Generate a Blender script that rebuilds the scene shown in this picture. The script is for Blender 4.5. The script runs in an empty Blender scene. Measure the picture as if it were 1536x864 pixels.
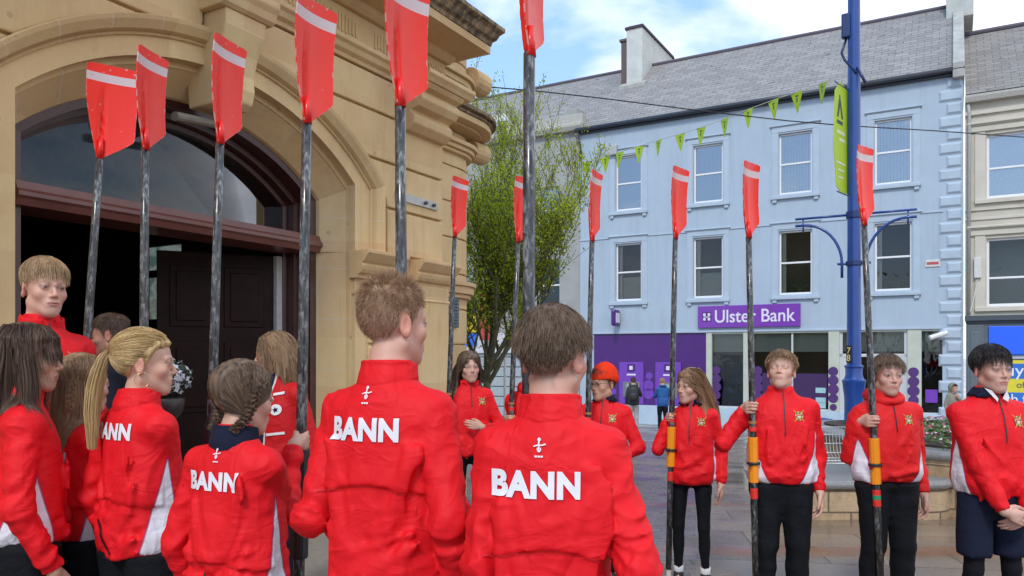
import bpy, bmesh, math, random
import numpy as np
from mathutils import Vector, Matrix
from mathutils.bvhtree import BVHTree
random.seed(7)
R = math.radians
SC = bpy.context.scene
COL = SC.collection
F, HY, CH = 1150.0, 533.0, 1.6          # focal length in photo pixels, horizon row, eye height

def at(px, py, Y):
    return Vector(((px-768)/F*Y, Y, CH+(HY-py)/F*Y))

def ground_z(y):
    t = min(max((y-6.0)/22.0, 0), 1)
    return -0.90*t

# ---------------------------------------------------------------- objects
def link(o, parent=None):
    COL.objects.link(o)
    if parent is not None: o.parent = parent
    return o

def thing(name, label, cat, loc=(0,0,0), rz=0, group=None):
    o = bpy.data.objects.new(name, None); o.empty_display_size = .1
    link(o); o.location = loc; o.rotation_euler = (0,0,rz)
    o['label'] = label; o['category'] = cat
    if group: o['group'] = group
    return o

def tag(o, label, cat, group=None):
    o['label'] = label; o['category'] = cat
    if group: o['group'] = group
    return o

class MB:
    def __init__(s): s.v=[]; s.f=[]; s.m=[]; s.cur=0
    def add(s, vs, fs):
        n=len(s.v); s.v += [tuple(p) for p in vs]
        for f in fs: s.f.append(tuple(i+n for i in f)); s.m.append(s.cur)
        return s
    def box(s, x0,x1,y0,y1,z0,z1):
        return s.add([(x0,y0,z0),(x1,y0,z0),(x1,y1,z0),(x0,y1,z0),(x0,y0,z1),(x1,y0,z1),(x1,y1,z1),(x0,y1,z1)],
              [(0,3,2,1),(4,5,6,7),(0,1,5,4),(1,2,6,5),(2,3,7,6),(3,0,4,7)])
    def prism(s, poly, y0, y1):            # poly in (x,z), counter-clockwise seen from -y
        n=len(poly)
        vs=[(x,y0,z) for x,z in poly]+[(x,y1,z) for x,z in poly]
        fs=[tuple(range(n)), tuple(range(2*n-1,n-1,-1))]+[(i,n+i,n+(i+1)%n,(i+1)%n) for i in range(n)]
        return s.add(vs,fs)
    def slab(s, poly, z0, z1):             # poly in (x,y)
        n=len(poly)
        vs=[(x,y,z0) for x,y in poly]+[(x,y,z1) for x,y in poly]
        fs=[tuple(range(n-1,-1,-1)), tuple(range(n,2*n))]+[(i,(i+1)%n,n+(i+1)%n,n+i) for i in range(n)]
        return s.add(vs,fs)
    def prof(s, prof, x0, x1, cap=True):   # profile (y,z) closed, extruded along x
        n=len(prof)
        vs=[(x0,y,z) for y,z in prof]+[(x1,y,z) for y,z in prof]
        fs=[(i,(i+1)%n,n+(i+1)%n,n+i) for i in range(n)]
        if cap: fs += [tuple(range(n-1,-1,-1)), tuple(range(n,2*n))]
        return s.add(vs,fs)
    def tube(s, pts, rad, n=8, cap=True, flat=1.0):
        pts=[Vector(p) for p in pts]
        if not hasattr(rad,'__len__'): rad=[rad]*len(pts)
        vs=[]; fs=[]; up=None
        for i,p in enumerate(pts):
            d=(pts[min(i+1,len(pts)-1)]-pts[max(i-1,0)])
            if d.length<1e-9: d=Vector((0,0,1))
            d.normalize()
            if up is None: up=Vector((1,0,0)) if abs(d.x)<.8 else Vector((0,1,0))
            a=up-d*up.dot(d)
            if a.length<1e-6: a=d.orthogonal()
            a.normalize(); up=a; b=d.cross(a)
            for k in range(n):
                t=2*math.pi*k/n
                vs.append(p+(a*math.cos(t)+b*math.sin(t)*flat)*rad[i])
        for i in range(len(pts)-1):
            for k in range(n):
                k2=(k+1)%n
                fs.append((i*n+k,i*n+k2,(i+1)*n+k2,(i+1)*n+k))
        if cap: fs += [tuple(range(n-1,-1,-1)), tuple(range((len(pts)-1)*n,len(pts)*n))]
        return s.add(vs,fs)
    def lathe(s, prof, n=24, c=(0,0,0)):   # prof (r,z) bottom to top
        vs=[]; fs=[]
        for r,z in prof:
            for k in range(n):
                t=2*math.pi*k/n; vs.append((c[0]+r*math.cos(t),c[1]+r*math.sin(t),c[2]+z))
        for i in range(len(prof)-1):
            for k in range(n):
                k2=(k+1)%n; fs.append((i*n+k,i*n+k2,(i+1)*n+k2,(i+1)*n+k))
        fs += [tuple(range(n-1,-1,-1)), tuple(range((len(prof)-1)*n,len(prof)*n))]
        return s.add(vs,fs)
    def build(s, name, mats, parent=None, smooth=False, bevel=0, loc=None, rot=None):
        me=bpy.data.meshes.new(name); me.from_pydata(s.v,[],s.f)
        if not isinstance(mats,(list,tuple)): mats=[mats]
        for m in mats: me.materials.append(m)
        if len(mats)>1: me.polygons.foreach_set('material_index', s.m)
        if smooth: me.polygons.foreach_set('use_smooth',[True]*len(me.polygons))
        me.update()
        o=link(bpy.data.objects.new(name,me),parent)
        if loc is not None: o.location=loc
        if rot is not None: o.rotation_euler=rot
        if bevel:
            b=o.modifiers.new('bevel','BEVEL'); b.width=bevel; b.segments=2; b.limit_method='ANGLE'; b.angle_limit=R(35)
        return o

# ---------------------------------------------------------------- materials
class NT:
    def __init__(s, name, tree=None):
        if tree is None:
            s.mat=bpy.data.materials.new(name); s.mat.use_nodes=True; s.t=s.mat.node_tree
        else: s.t=tree
        s.t.nodes.clear()
    def n(s, typ, inp=None, **kw):
        nd=s.t.nodes.new('ShaderNode'+typ)
        for k,v in kw.items(): setattr(nd,k,v)
        for k,v in (inp or {}).items():
            sk=nd.inputs[k]
            if isinstance(v,bpy.types.NodeSocket): s.t.links.new(v,sk)
            elif v is not None:
                if isinstance(v,(tuple,list)) and sk.type=='RGBA' and len(v)==3: v=(*v,1)
                sk.default_value=v
        return nd
    def math(s, op, a, b=None, c=None, clamp=False):
        nd=s.n('Math',operation=op,use_clamp=clamp)
        for i,v in enumerate((a,b,c)):
            if v is None: continue
            if isinstance(v,bpy.types.NodeSocket): s.t.links.new(v,nd.inputs[i])
            else: nd.inputs[i].default_value=v
        return nd.outputs[0]
    def mix(s, fac, a, b, blend='MIX'):
        nd=s.n('Mix',data_type='RGBA',blend_type=blend)
        for i,v in ((0,fac),(6,a),(7,b)):
            if isinstance(v,bpy.types.NodeSocket): s.t.links.new(v,nd.inputs[i])
            else:
                if isinstance(v,(tuple,list)) and len(v)==3: v=(*v,1)
                nd.inputs[i].default_value=v
        return nd.outputs[2]
    def noise(s, vec, scale, detail=4, rough=.55, dist=0):
        return s.n('TexNoise',{'Vector':vec,'Scale':scale,'Detail':detail,'Roughness':rough,'Distortion':dist}).outputs['Fac']
    def ramp(s, fac, stops, interp='LINEAR'):
        nd=s.n('ValToRGB',{'Fac':fac}); cr=nd.color_ramp; cr.interpolation=interp
        while len(cr.elements)<len(stops): cr.elements.new(.5)
        for e,(p,c) in zip(cr.elements,stops):
            e.position=p; e.color=(*c,1) if hasattr(c,'__len__') else (c,c,c,1)
        return nd.outputs['Color']
    def obj(s): return s.n('TexCoord').outputs['Object']
    def mapv(s, vec, scale=(1,1,1), loc=(0,0,0), rot=(0,0,0)):
        return s.n('Mapping',{'Vector':vec,'Scale':scale,'Location':loc,'Rotation':rot}).outputs[0]
    def bump(s, h, strength=.3, dist=.01):
        return s.n('Bump',{'Height':h,'Strength':strength,'Distance':dist}).outputs[0]
    def bsdf(s, color, rough=.6, normal=None, **kw):
        inp={'Base Color':color,'Roughness':rough}
        if normal is not None: inp['Normal']=normal
        for k,v in kw.items(): inp[k.replace('_',' ')]=v
        p=s.n('BsdfPrincipled',inp)
        o=s.n('OutputMaterial'); s.t.links.new(p.outputs[0],o.inputs[0])
        return p
_M={}
def plain(name, col, rough=.6, var=.12, scale=20, bump=.0, bscale=60, **kw):
    if name in _M: return _M[name]
    t=NT(name); v=t.obj(); f=t.noise(v,scale)
    c1=tuple(max(0,c*(1-var)) for c in col); c2=tuple(min(1,c*(1+var)) for c in col)
    c=t.ramp(f,[(.3,c1),(.7,c2)])
    nm=t.bump(t.noise(v,bscale,3),bump,.004) if bump else None
    t.bsdf(c,rough,nm,**kw); _M[name]=t.mat; return t.mat

def simple(name, vals):
    return vals
CAST_ONLY=None
# ================================================================= materials of the setting
def m_stone(name='sandstone', joints=None):
    t=NT(name); v=t.obj()
    big=t.noise(v,1.3,5,.6); fine=t.noise(v,14,5,.65); st=t.noise(t.mapv(v,(6,6,.7)),1.6,4,.6)
    c=t.ramp(big,[(.25,(.60,.41,.195)),(.5,(.68,.48,.245)),(.75,(.73,.54,.30))])
    c=t.mix(t.math('MULTIPLY',fine,.24),c,(.40,.26,.13))
    c=t.mix(t.ramp(st,[(.55,0),(.78,.28)]),c,(.24,.16,.09))
    # single blocks differ a little in tone
    br=t.n('TexBrick',{'Vector':t.mapv(v,(1,1,1),rot=(R(90),0,0)),'Scale':1,'Mortar Size':0,'Brick Width':.85,'Row Height':.44,'Color1':(.35,.35,.35),'Color2':(.65,.65,.65)})
    c=t.mix(.35,c,br.outputs['Color'],'OVERLAY')
    vor=t.n('TexVoronoi',{'Vector':v,'Scale':5.0}).outputs['Distance']; spot=t.math('MULTIPLY',t.math('LESS_THAN',vor,.10),t.math('GREATER_THAN',t.noise(v,3,2),.52))
    c=t.mix(t.math('MULTIPLY',spot,.35),c,(.22,.15,.09))
    soot=t.ramp(t.noise(t.mapv(v,(1.2,1.2,.5),loc=(5,2,1)),1.4,6,.7),[(.5,0),(.78,.30)]); c=t.mix(soot,c,(.28,.19,.11))
    h=t.math('ADD',t.math('MULTIPLY',fine,.5),t.noise(v,90,3))
    if joints:
        sx=t.n('SeparateXYZ',{'Vector':v}); x,z=sx.outputs[0],sx.outputs[2]
        dx=t.math('SUBTRACT',x,3.85); dz=t.math('SUBTRACT',z,1.546)
        ang=t.math('ARCTAN2',dx,dz)
        fa=t.math('ABSOLUTE',t.math('SUBTRACT',t.math('FRACT',t.math('MULTIPLY',ang,6.3)),.5))
        la=t.math('LESS_THAN',fa,.011)
        up=t.math('GREATER_THAN',z,3.02)
        fz=t.math('ABSOLUTE',t.math('SUBTRACT',t.math('FRACT',t.math('DIVIDE',t.math('ADD',z,.14),.46)),.5))
        lz=t.math('MULTIPLY',t.math('LESS_THAN',fz,.008),t.math('SUBTRACT',1,up))
        line=t.math('ADD',t.math('MULTIPLY',la,up),lz,clamp=True)
        c=t.mix(t.math('MULTIPLY',line,.75),c,(.62,.52,.40))
    t.bsdf(c,.85,t.bump(h,.35,.006)); return t.mat
STONE=m_stone(); STONE_J=m_stone('sandstone_jointed',True)
def m_weather():
    t=NT('weathered_sandstone'); v=t.obj()
    a=t.noise(t.mapv(v,(9,9,2.5)),1.5,6,.7); b=t.noise(v,16,5,.65)
    c=t.ramp(t.math('ADD',t.math('MULTIPLY',a,.7),t.math('MULTIPLY',b,.3)),[(.38,(.045,.04,.035)),(.5,(.20,.15,.09)),(.62,(.42,.29,.16))])
    t.bsdf(c,.9,t.bump(b,.5,.01)); return t.mat
WEATH=m_weather()
def m_ground():
    t=NT('wet_paving'); v=t.obj()
    sp=t.n('SeparateXYZ',{'Vector':v}); y=sp.outputs[1]; x=sp.outputs[0]
    w=t.math('ADD',y,t.math('MULTIPLY',t.math('SUBTRACT',t.noise(v,.5,2),.5),.25))
    setts=t.n('TexBrick',{'Vector':t.mapv(v,rot=(0,0,R(-4))),'Scale':1,'Mortar Size':.006,'Mortar Smooth':.2,'Brick Width':.24,'Row Height':.12,'Color1':(.18,.15,.14),'Color2':(.29,.25,.235),'Mortar':(.06,.05,.045)})
    slabs=t.n('TexBrick',{'Vector':t.mapv(v,rot=(0,0,R(9))),'Scale':1,'Mortar Size':.007,'Mortar Smooth':.2,'Brick Width':1.0,'Row Height':.62,'Color1':(.24,.205,.18),'Color2':(.37,.325,.28),'Mortar':(.07,.06,.05)})
    far=t.n('TexBrick',{'Vector':t.mapv(v,rot=(0,0,R(-30))),'Scale':1,'Mortar Size':.006,'Mortar Smooth':.2,'Brick Width':.6,'Row Height':.4,'Color1':(.30,.275,.245),'Color2':(.38,.35,.315),'Mortar':(.13,.12,.11)})
    def band(a,b):
        return t.math('MULTIPLY',t.math('GREATER_THAN',w,a),t.math('LESS_THAN',w,b))
    # slabs on the right and near, setts in the middle, pale flags beyond
    right=t.math('GREATER_THAN',t.math('SUBTRACT',x,t.math('MULTIPLY',y,.24)),.0)
    nearz=t.math('LESS_THAN',w,4.0)
    sl=t.math('MAXIMUM',right,nearz)
    c=t.mix(sl,setts.outputs['Color'],slabs.outputs['Color'])
    fz=t.math('GREATER_THAN',y,11.5)
    c=t.mix(fz,c,far.outputs['Color'])
    ob=t.math('MAXIMUM',band(6.15,6.5),band(8.7,8.95))
    oc=t.mix(t.noise(v,3),(.40,.19,.09),(.30,.17,.11))
    c=t.mix(t.math('MULTIPLY',ob,.85),c,oc)
    big=t.noise(v,.9,5,.6)
    c=t.mix(.8,c,t.ramp(big,[(.3,(.42,.38,.36)),(.7,(.66,.62,.6))]),'OVERLAY')
    c=t.mix(t.math('MULTIPLY',t.noise(v,30,4,.7),.3),c,(.10,.08,.07))
    wet=t.ramp(t.noise(v,1.5,5,.6),[(.38,.10),(.62,.38)])
    mort=t.math('MAXIMUM',t.math('MULTIPLY',setts.outputs['Fac'],t.math('SUBTRACT',1,sl)),t.math('MULTIPLY',slabs.outputs['Fac'],sl))
    h=t.math('SUBTRACT',t.math('MULTIPLY',t.noise(v,22,4),.35),mort)
    c=t.mix(1.0,c,(.66,.585,.51),'MULTIPLY'); t.bsdf(c,wet,t.bump(h,.35,.006),Specular_IOR_Level=.5); return t.mat
# ---------------------------------------------------------------- ground sheet
def build_ground():
    m=MB(); xs=[-400,-120,-40,-20,-10,-5,0,5,10,20,40,120,400]; ys=[-300,-60,-10,0,2,4,6,8,10,12,15,18,21,24,26,28,30,40,80,200,600]
    for y in ys:
        for x in xs: m.v.append((x,y,ground_z(y)))
    n=len(xs)
    for j in range(len(ys)-1):
        for i in range(n-1): m.f.append((j*n+i,j*n+i+1,(j+1)*n+i+1,(j+1)*n+i)); m.m.append(0)
    o=m.build('ground',m_ground()); o['kind']='structure'
    o['label']='wet brown and grey stone paving of the square'
build_ground()

# ================================================================= town hall (left), local x along the front, y into it
TH=thing('town_hall','sandstone town hall with a wide arched doorway and heavy carved cornices','building',
         Vector((-.8660254*4.7,.5*4.7,0)),R(60))
CX,Z0=3.85,1.546
def arc_z(r,x): return Z0+math.sqrt(max(r*r-(x-CX)**2,0))
def ring_path(r,ds,zb,n=40):
    a=math.asin(ds/r); pts=[(CX-ds,zb)]
    for i in range(n+1):
        t=-a+2*a*i/n; pts.append((CX+r*math.sin(t),Z0+r*math.cos(t)))
    pts.append((CX+ds,zb)); return pts
def sweep_rings(name,prof,mat,zb=-.1,n=40,smooth=False):
    # prof: list of (r, ds, y)
    m=MB(); rows=[]
    for r,ds,y in prof: rows.append([(x,y,z) for x,z in ring_path(r,ds,zb,n)])
    k=len(rows[0])
    for row in rows: m.v+=row
    for i in range(len(rows)-1):
        for j in range(k-1):
            m.f.append((i*k+j,i*k+j+1,(i+1)*k+j+1,(i+1)*k+j)); m.m.append(0)
    o=m.build(name,mat,TH,smooth=False); return o
def hall():
    ro,do=2.16,1.45      # hidden edge of the wall behind the mouldings
    path=ring_path(ro,do,-.3,48)
    # wall with the arch cut out
    m=MB()
    poly=[(-3.0,-.3)]+path+[(6.6,-.3),(6.6,9.0),(-3.0,9.0)]
    m.prism(poly,0,.22)
    m.box(6.36,6.6,.22,6.0,-.3,9.0)     # return of the porch block
    m.build('wall',STONE,TH)
    # splayed reveal and stepped arch mouldings
    sweep_rings('archivolt',[(1.958,1.30,.34),(1.965,1.305,.30),(2.12,1.44,.10),(2.12,1.44,.09),(2.205,1.555,.09),(2.205,1.555,.03),(2.21,1.562,.02),(2.285,1.64,.02),
        (2.287,1.645,-.02),(2.297,1.655,-.03),(2.307,1.665,-.015),(2.32,1.68,-.06),(2.37,1.725,-.10),(2.395,1.745,-.11),(2.405,1.755,-.09),(2.405,1.755,.02)],STONE_J,zb=2.54,n=44)
    # plain jambs under the imposts
    for sx in (-1,1):
        m=MB(); a,b=1.30,1.44
        q=[(CX+sx*a,.34),(CX+sx*b,.10),(CX+sx*b,.05),(CX+sx*1.60,.05),(CX+sx*1.60,.34)]
        if sx>0: q=q[::-1]
        m.slab(q[::-1],-.3,2.545); m.build('jamb',STONE_J,TH,bevel=.006)
    # courses of dressed blocks right of the arch (channelled joints)
    zs=[-.25,.38,.82,1.26,1.70,2.14]
    m=MB()
    for i in range(len(zs)-1):
        z0,z1=zs[i]+.012,zs[i+1]-.012
        m.box(CX+1.62,6.62,-.045,.1,z0,z1)
        m.box(6.40,6.628,.1,.62,z0,z1)
    for z0,z1 in ((2.56,3.0),(3.0,3.43),(3.43,3.87),(3.87,4.22)):
        z0+=.012; z1-=.012
        r=2.40
        pts=[]
        zz=[z1-(z1-z0)*k/6 for k in range(7)]
        left=[]
        for z in zz:
            x=CX+math.sqrt(max(r*r-(z-Z0)**2,0)) if z<Z0+r else CX
            left.append((max(min(x,CX+1.86),CX+.2),z))
        poly=left+[(6.62,z0),(6.62,z1)]
        m.prism(poly,-.04,.1)
        m.box(6.40,6.628,.1,.62,z0,z1)
        # left of the arch
        m.prism([(2*CX-x,z) for x,z in left][::-1]+[(-2.9,z1),(-2.9,z0)],-.04,.1)
    for i in range(len(zs)-1):
        m.box(-2.9,CX-1.62,-.02,.1,zs[i]+.012,zs[i+1]-.012)
    m.build('dressed_blocks',STONE,TH,bevel=.012)
    # impost mouldings
    prof=[(.05,2.30),(-.05,2.30),(-.055,2.33),(-.09,2.345),(-.11,2.375),(-.12,2.41),(-.105,2.43),(-.13,2.45),(-.17,2.50),(-.185,2.52),(-.185,2.55),(.05,2.55)]
    for x0,x1 in ((CX+1.42,CX+2.02),(6.10,6.76),(CX-2.2,CX-1.66)):
        m=MB(); m.prof(prof[::-1],x0,x1)
        m.prof([(.05,2.13),(-.07,2.13),(-.085,2.15),(-.07,2.17),(.05,2.17)][::-1],x0+.03,x1-.03)
        m.build('impost',STONE,TH,bevel=.004)
    m=MB(); m.box(6.10,6.68,-.075,.62,-.25,2.30); m.build('pilaster',STONE,TH,bevel=.01)
    # keystone
    m=MB()
    pr=[(.2,3.42),(-.10,3.42),(-.16,3.46),(-.18,3.55),(-.16,3.66),(-.19,3.80),(-.25,3.95),(-.26,4.06),(.2,4.06)]
    n=len(pr); w0,w1=.14,.185; vs=[]
    for sgn in (-1,1):
        for y,z in pr:
            w=w0+(w1-w0)*(z-3.42)/.64; vs.append((CX+sgn*w,y,z))
    m.add(vs,[(i,(i+1)%n,n+(i+1)%n,n+i) for i in range(n)]+[tuple(range(n-1,-1,-1)),tuple(range(n,2*n))])
    m.prof([(.1,4.06),(-.27,4.06),(-.30,4.08),(-.32,4.13),(-.35,4.17),(-.35,4.22),(.1,4.22)][::-1],CX-.24,CX+.24)
    m.build('keystone',STONE,TH,bevel=.012)
    # string moulding, frieze, main cornice
    m=MB(); m.prof([(.1,4.22),(-.06,4.22),(-.07,4.25),(-.11,4.27),(-.13,4.31),(-.16,4.33),(-.16,4.37),(.1,4.37)][::-1],-3,6.78)
    m.box(-2.9,6.64,-.055,.5,4.37,4.66)
    m.box(6.45,6.78,.1,.9,4.24,4.37)
    m.build('string_course',STONE,TH,bevel=.005)
    m=MB()
    for i in range(150):        # tooled flutes of the frieze
        x=.0+i*.044
        if (i%30) in (0,1,2,3,4): continue
        m.box(x,x+.022,-.066,-.05,4.43+.02*random.random(),4.60-.03*random.random())
    m.build('carved_frieze',STONE,TH,bevel=.004)
    cp=[(.3,4.66),(-.10,4.66),(-.14,4.69),(-.16,4.73),(-.46,4.76),(-.48,4.76),(-.48,4.86),(-.52,4.88),(-.55,4.93),(-.60,4.96),(-.60,5.0),(.3,5.06)]
    def cornice(name,pf,x0,x1,yb,ret,mat):
        # profile along the front, mitred round the right-hand end
        m=MB(); n=len(pf); vs=[(x0,y+yb,z) for y,z in pf]+[(x1-min(y,0)*ret,y+yb,z) for y,z in pf]+[(x1-min(y,0)*ret,yb+2.5,z) for y,z in pf]
        fs=[]
        for k in range(2):
            for i in range(n): j=(i+1)%n; fs.append((k*n+i,k*n+j,(k+1)*n+j,(k+1)*n+i)[::-1])
        fs+=[tuple(range(n)),tuple(range(3*n-1,2*n-1,-1))]
        m.add(vs,fs); return m.build(name,mat,TH,bevel=.004)
    lo=[p for p in cp if p[1]<4.80]; 
    cornice('cornice',[(.3,4.66),(-.10,4.66),(-.14,4.69),(-.16,4.73),(-.46,4.76),(-.48,4.76),(-.48,4.84),(.3,4.84)],-3,6.62,0,.5,STONE)
    cornice('cornice_cap',[(.3,4.842),(-.49,4.842),(-.50,4.88),(-.54,4.90),(-.57,4.95),(-.62,4.98),(-.62,5.02),(.3,5.10)],-3,6.62,0,.5,WEATH)
    # big scrolled console under the cornice
    m=MB()
    pf=[(.02,3.78),(-.10,3.80),(-.17,3.86),(-.18,3.93),(-.14,3.97),(-.13,3.99),(-.22,4.02),(-.27,4.08),(-.26,4.14),(-.23,4.17),(-.30,4.19),(-.34,4.23),(.02,4.23)]
    m.prof(pf[::-1],5.95,6.60); m.build('console',STONE,TH,bevel=.012)
    m=MB(); m.prof([(.02,4.232),(-.35,4.232),(-.37,4.26),(-.40,4.29),(-.40,4.33),(.02,4.33)][::-1],5.9,6.7); m.build('console_cap',STONE,TH,bevel=.006)
    # set-back bay with a rounded corner
    def bay(x0,x1,y0,rad,z0,z1,grow=0):
        pts=[(x0,y0-grow)]
        for k in range(10):
            a=-math.pi/2+math.pi/2*k/9
            pts.append((x1-rad+(rad+grow)*math.cos(a),y0+rad+(rad+grow)*math.sin(a)))
        pts+=[(x1+grow,5.5),(x0,5.5)]
        return pts,z0,z1
    m=MB(); z=-.8
    while z<8.5:
        p,a,b=bay(6.5,8.12,.42,.5,z+.014,min(z+.42,9),.0); m.slab(p,a,b); z+=.42
    p,a,b=bay(6.5,8.08,.45,.48,-.8,8.9); m.slab(p,a,b)
    m.build('rounded_bay',STONE,TH,bevel=.010)
    m=MB()
    for g,a,b in ((.06,3.98,4.02),(.10,4.02,4.07),(.14,4.07,4.12)):
        p,_,_=bay(6.5,8.12,.42,.5,0,0,g); m.slab(p,a,b)
    for g,a,b in ((.05,2.28,2.33),(.09,2.33,2.42),(.12,2.42,2.47)):
        p,_,_=bay(6.5,8.12,.42,.5,0,0,g); m.slab(p,a,b)
    for g,a,b in ((.05,4.72,4.76),(.16,4.76,4.83),(.20,4.83,4.88)):
        p,_,_=bay(6.5,7.95,.42,.5,0,0,g); m.slab(p,a,b)
    m.build('bay_mouldings',STONE,TH,bevel=.008)
    m=MB()
    for g,a,b in ((.18,4.26,4.29),(.30,4.29,4.36)):
        p,_,_=bay(6.5,8.12,.42,.5,0,0,g); m.slab(p,a,b)
    m.build('bay_cornice',STONE,TH,bevel=.008)
    m=MB()
    for g,a,b in ((.32,4.362,4.40),(.37,4.40,4.45)):
        p,_,_=bay(6.5,8.12,.42,.5,0,0,g); m.slab(p,a,b)
    m.build('bay_cornice_cap',WEATH,TH,bevel=.008)
    for zc,r in ((4.14,.13),(5.02,.15)):         # rolled volutes at the corner
        m=MB(); 
        m.tube([(7.95,.50,zc),(8.26,.50,zc)],[r,r],16); m.tube([(7.93,.50,zc),(8.28,.50,zc)],[r*.5,r*.5],12)
        m.build('volute',STONE,TH,bevel=.01)
    # louvre
    m=MB(); m.box(7.18,7.56,.39,.43,1.93,2.30); 
    for k in range(9): m.prof([(.395,1.95+k*.038),(.37,1.94+k*.038),(.375,1.935+k*.038),(.395,1.945+k*.038)][::-1],7.21,7.53)
    m.build('louvre',plain('slate_blue_louvre',(.13,.17,.19),.5),TH)
    # timber frame, transom and fanlight
    WOOD=plain('mahogany_paint',(.060,.020,.016),.28,.25,6)
    m=MB()
    rr=[ring_path(*q,-.1,36) for q in ((1.965,1.305),(1.905,1.24),(1.905,1.24),(1.865,1.20),(1.865,1.20),(1.83,1.165),(1.83,1.165))]; yy=(.335,.345,.50,.51,.60,.61,.68)
    for k in range(6):
        A_,B_=rr[k],rr[k+1]
        for i in range(len(A_)-1): m.add([(A_[i][0],yy[k],A_[i][1]),(A_[i+1][0],yy[k],A_[i+1][1]),(B_[i+1][0],yy[k+1],B_[i+1][1]),(B_[i][0],yy[k+1],B_[i][1])],[(3,2,1,0)])
    m.build('door_frame',WOOD,TH)
    m=MB(); m.prof([(.27,2.57),(.25,2.585),(.25,2.61),(.27,2.63),(.29,2.68),(.66,2.68),(.66,2.53),(.29,2.53)][::-1],CX-1.30,CX+1.30); m.build('transom',plain('transom_paint',(.15,.055,.045),.3,.15,5),TH)
    t=NT('glass_fan'); fr=t.n('Fresnel',{'IOR':1.5}); g=t.n('BsdfGlossy',{'Color':(.20,.20,.205),'Roughness':.03}); tr=t.n('BsdfTransparent',{'Color':(.75,.78,.78)})
    mx=t.n('MixShader',{0:t.math('ADD',t.math('MULTIPLY',fr.outputs[0],1.3),.06,clamp=True)}); t.t.links.new(tr.outputs[0],mx.inputs[1]); t.t.links.new(g.outputs[0],mx.inputs[2])
    o=t.n('OutputMaterial'); t.t.links.new(mx.outputs[0],o.inputs[0]); global GLASS; GLASS=t.mat
    m=MB(); q=ring_path(1.84,1.175,2.66,30); m.prism(q,.64,.648); m.build('fanlight',GLASS,TH)
    # hall inside: floor, walls, ceiling and the sloping underside of the stair
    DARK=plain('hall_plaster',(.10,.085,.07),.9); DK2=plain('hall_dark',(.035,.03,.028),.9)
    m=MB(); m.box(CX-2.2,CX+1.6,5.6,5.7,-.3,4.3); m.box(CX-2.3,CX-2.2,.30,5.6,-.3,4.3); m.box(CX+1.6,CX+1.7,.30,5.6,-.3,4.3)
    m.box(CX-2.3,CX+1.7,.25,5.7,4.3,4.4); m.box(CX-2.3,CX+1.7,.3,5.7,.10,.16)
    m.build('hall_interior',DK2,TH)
    m=MB(); m.add([(CX-2.1,1.2,4.2),(CX-2.1,2.4,4.2),(CX+1.5,2.4,2.9),(CX+1.5,1.2,2.9),(CX-2.1,1.2,4.28),(CX-2.1,2.4,4.28),(CX+1.5,2.4,2.98),(CX+1.5,1.2,2.98)],[(0,3,2,1),(4,5,6,7),(0,1,5,4),(1,2,6,5),(2,3,7,6),(3,0,4,7)])
    m.build('stair_underside',plain('grey_stair',(.36,.37,.38),.8),TH)
    m=MB(); m.add([(CX-2.1,.55,3.55),(CX-.2,.75,3.45),(CX+1.0,1.1,2.62),(CX-2.1,1.1,2.62)],[(0,1,2,3)])
    m.add([(CX-2.1,.58,3.6),(CX-.2,.78,3.5),(CX+1.0,1.13,2.66),(CX-2.1,1.13,2.66)],[(0,3,2,1)])
    m.build('fanlight_reflection_panel',plain('grey_reflection_panel',(.34,.36,.37),.9),TH)  # grey panel added behind the glass to give the fanlight's reflected shapes
    # open door leaf with raised panels, hinged on the right, swung in
    hinge=(CX+1.12,.66,0)
    d=MB(); W=.98
    d.box(-W,0,0,.05,.18,2.5)
    leaf=d.build('door',plain('mahogany_door',(.018,.006,.004),.5,.3,5,Specular_IOR_Level=.15),TH,bevel=.004,loc=hinge,rot=(0,0,R(-33)))
    for z0,z1 in ((.35,.95),(1.10,1.72),(1.85,2.38)):
        for x0,x1 in ((-.88,-.54),(-.44,-.10)):
            p=MB(); p.box(x0,x1,-.012,.0,z0,z1); p.box(x0+.05,x1-.05,-.024,-.012,z0+.05,z1-.05)
            p.build('door_panel',plain('mahogany_door',(.03,.01,.008)),leaf,bevel=.006)
    k=MB(); k.lathe([(.012,0),(.012,.03),(.028,.04),(.03,.055),(.018,.07)],14); k.build('door_knob',plain('brass',(.5,.35,.12),.3,.1,5,Metallic=1.0),leaf,smooth=True,loc=(-W+.07,0,1.15),rot=(R(90),0,0))
    # pale strip of plaster right of the leaf
    m=MB(); m.box(CX+1.10,CX+1.165,.62,.66,.16,2.5); m.build('door_stop',plain('pale_paint',(.5,.48,.46),.6),TH)
    # inner lobby window; its reflected and room light is put in as a glow
    LG=NT('lobby_glass'); v=LG.obj(); c=LG.ramp(LG.noise(LG.mapv(v,(1,2.5,3.5)),1.6,2),[(.35,(.10,.16,.15)),(.5,(.30,.38,.36)),(.65,(.16,.13,.10))])
    LG.bsdf(c,.2,None,Emission_Color=c,Emission_Strength=.35)
    m=MB(); m.box(5.40,5.43,2.50,3.10,2.0,2.80); m.build('lobby_glass',LG.mat,TH)
    m=MB()
    for y0_,y1_,z0_,z1_ in ((2.42,2.50,1.9,2.9),(3.10,3.18,1.9,2.9),(2.50,3.10,1.9,2.0),(2.50,3.10,2.80,2.9),(2.50,3.10,2.46,2.54),(2.77,2.81,2.0,2.46)): m.box(5.36,5.44,y0_,y1_,z0_,z1_)
    m.build('lobby_frame',plain('lobby_timber',(.02,.016,.014),.5),TH)
    # strip light under the crown of the arch
    m=MB(); m.tube([(CX-.33,.10,3.30),(CX+.20,.10,3.35)],.042,12,flat=.8); m.build('strip_light',plain('strip_light_body',(.22,.20,.16),.4),TH,smooth=False)
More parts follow.
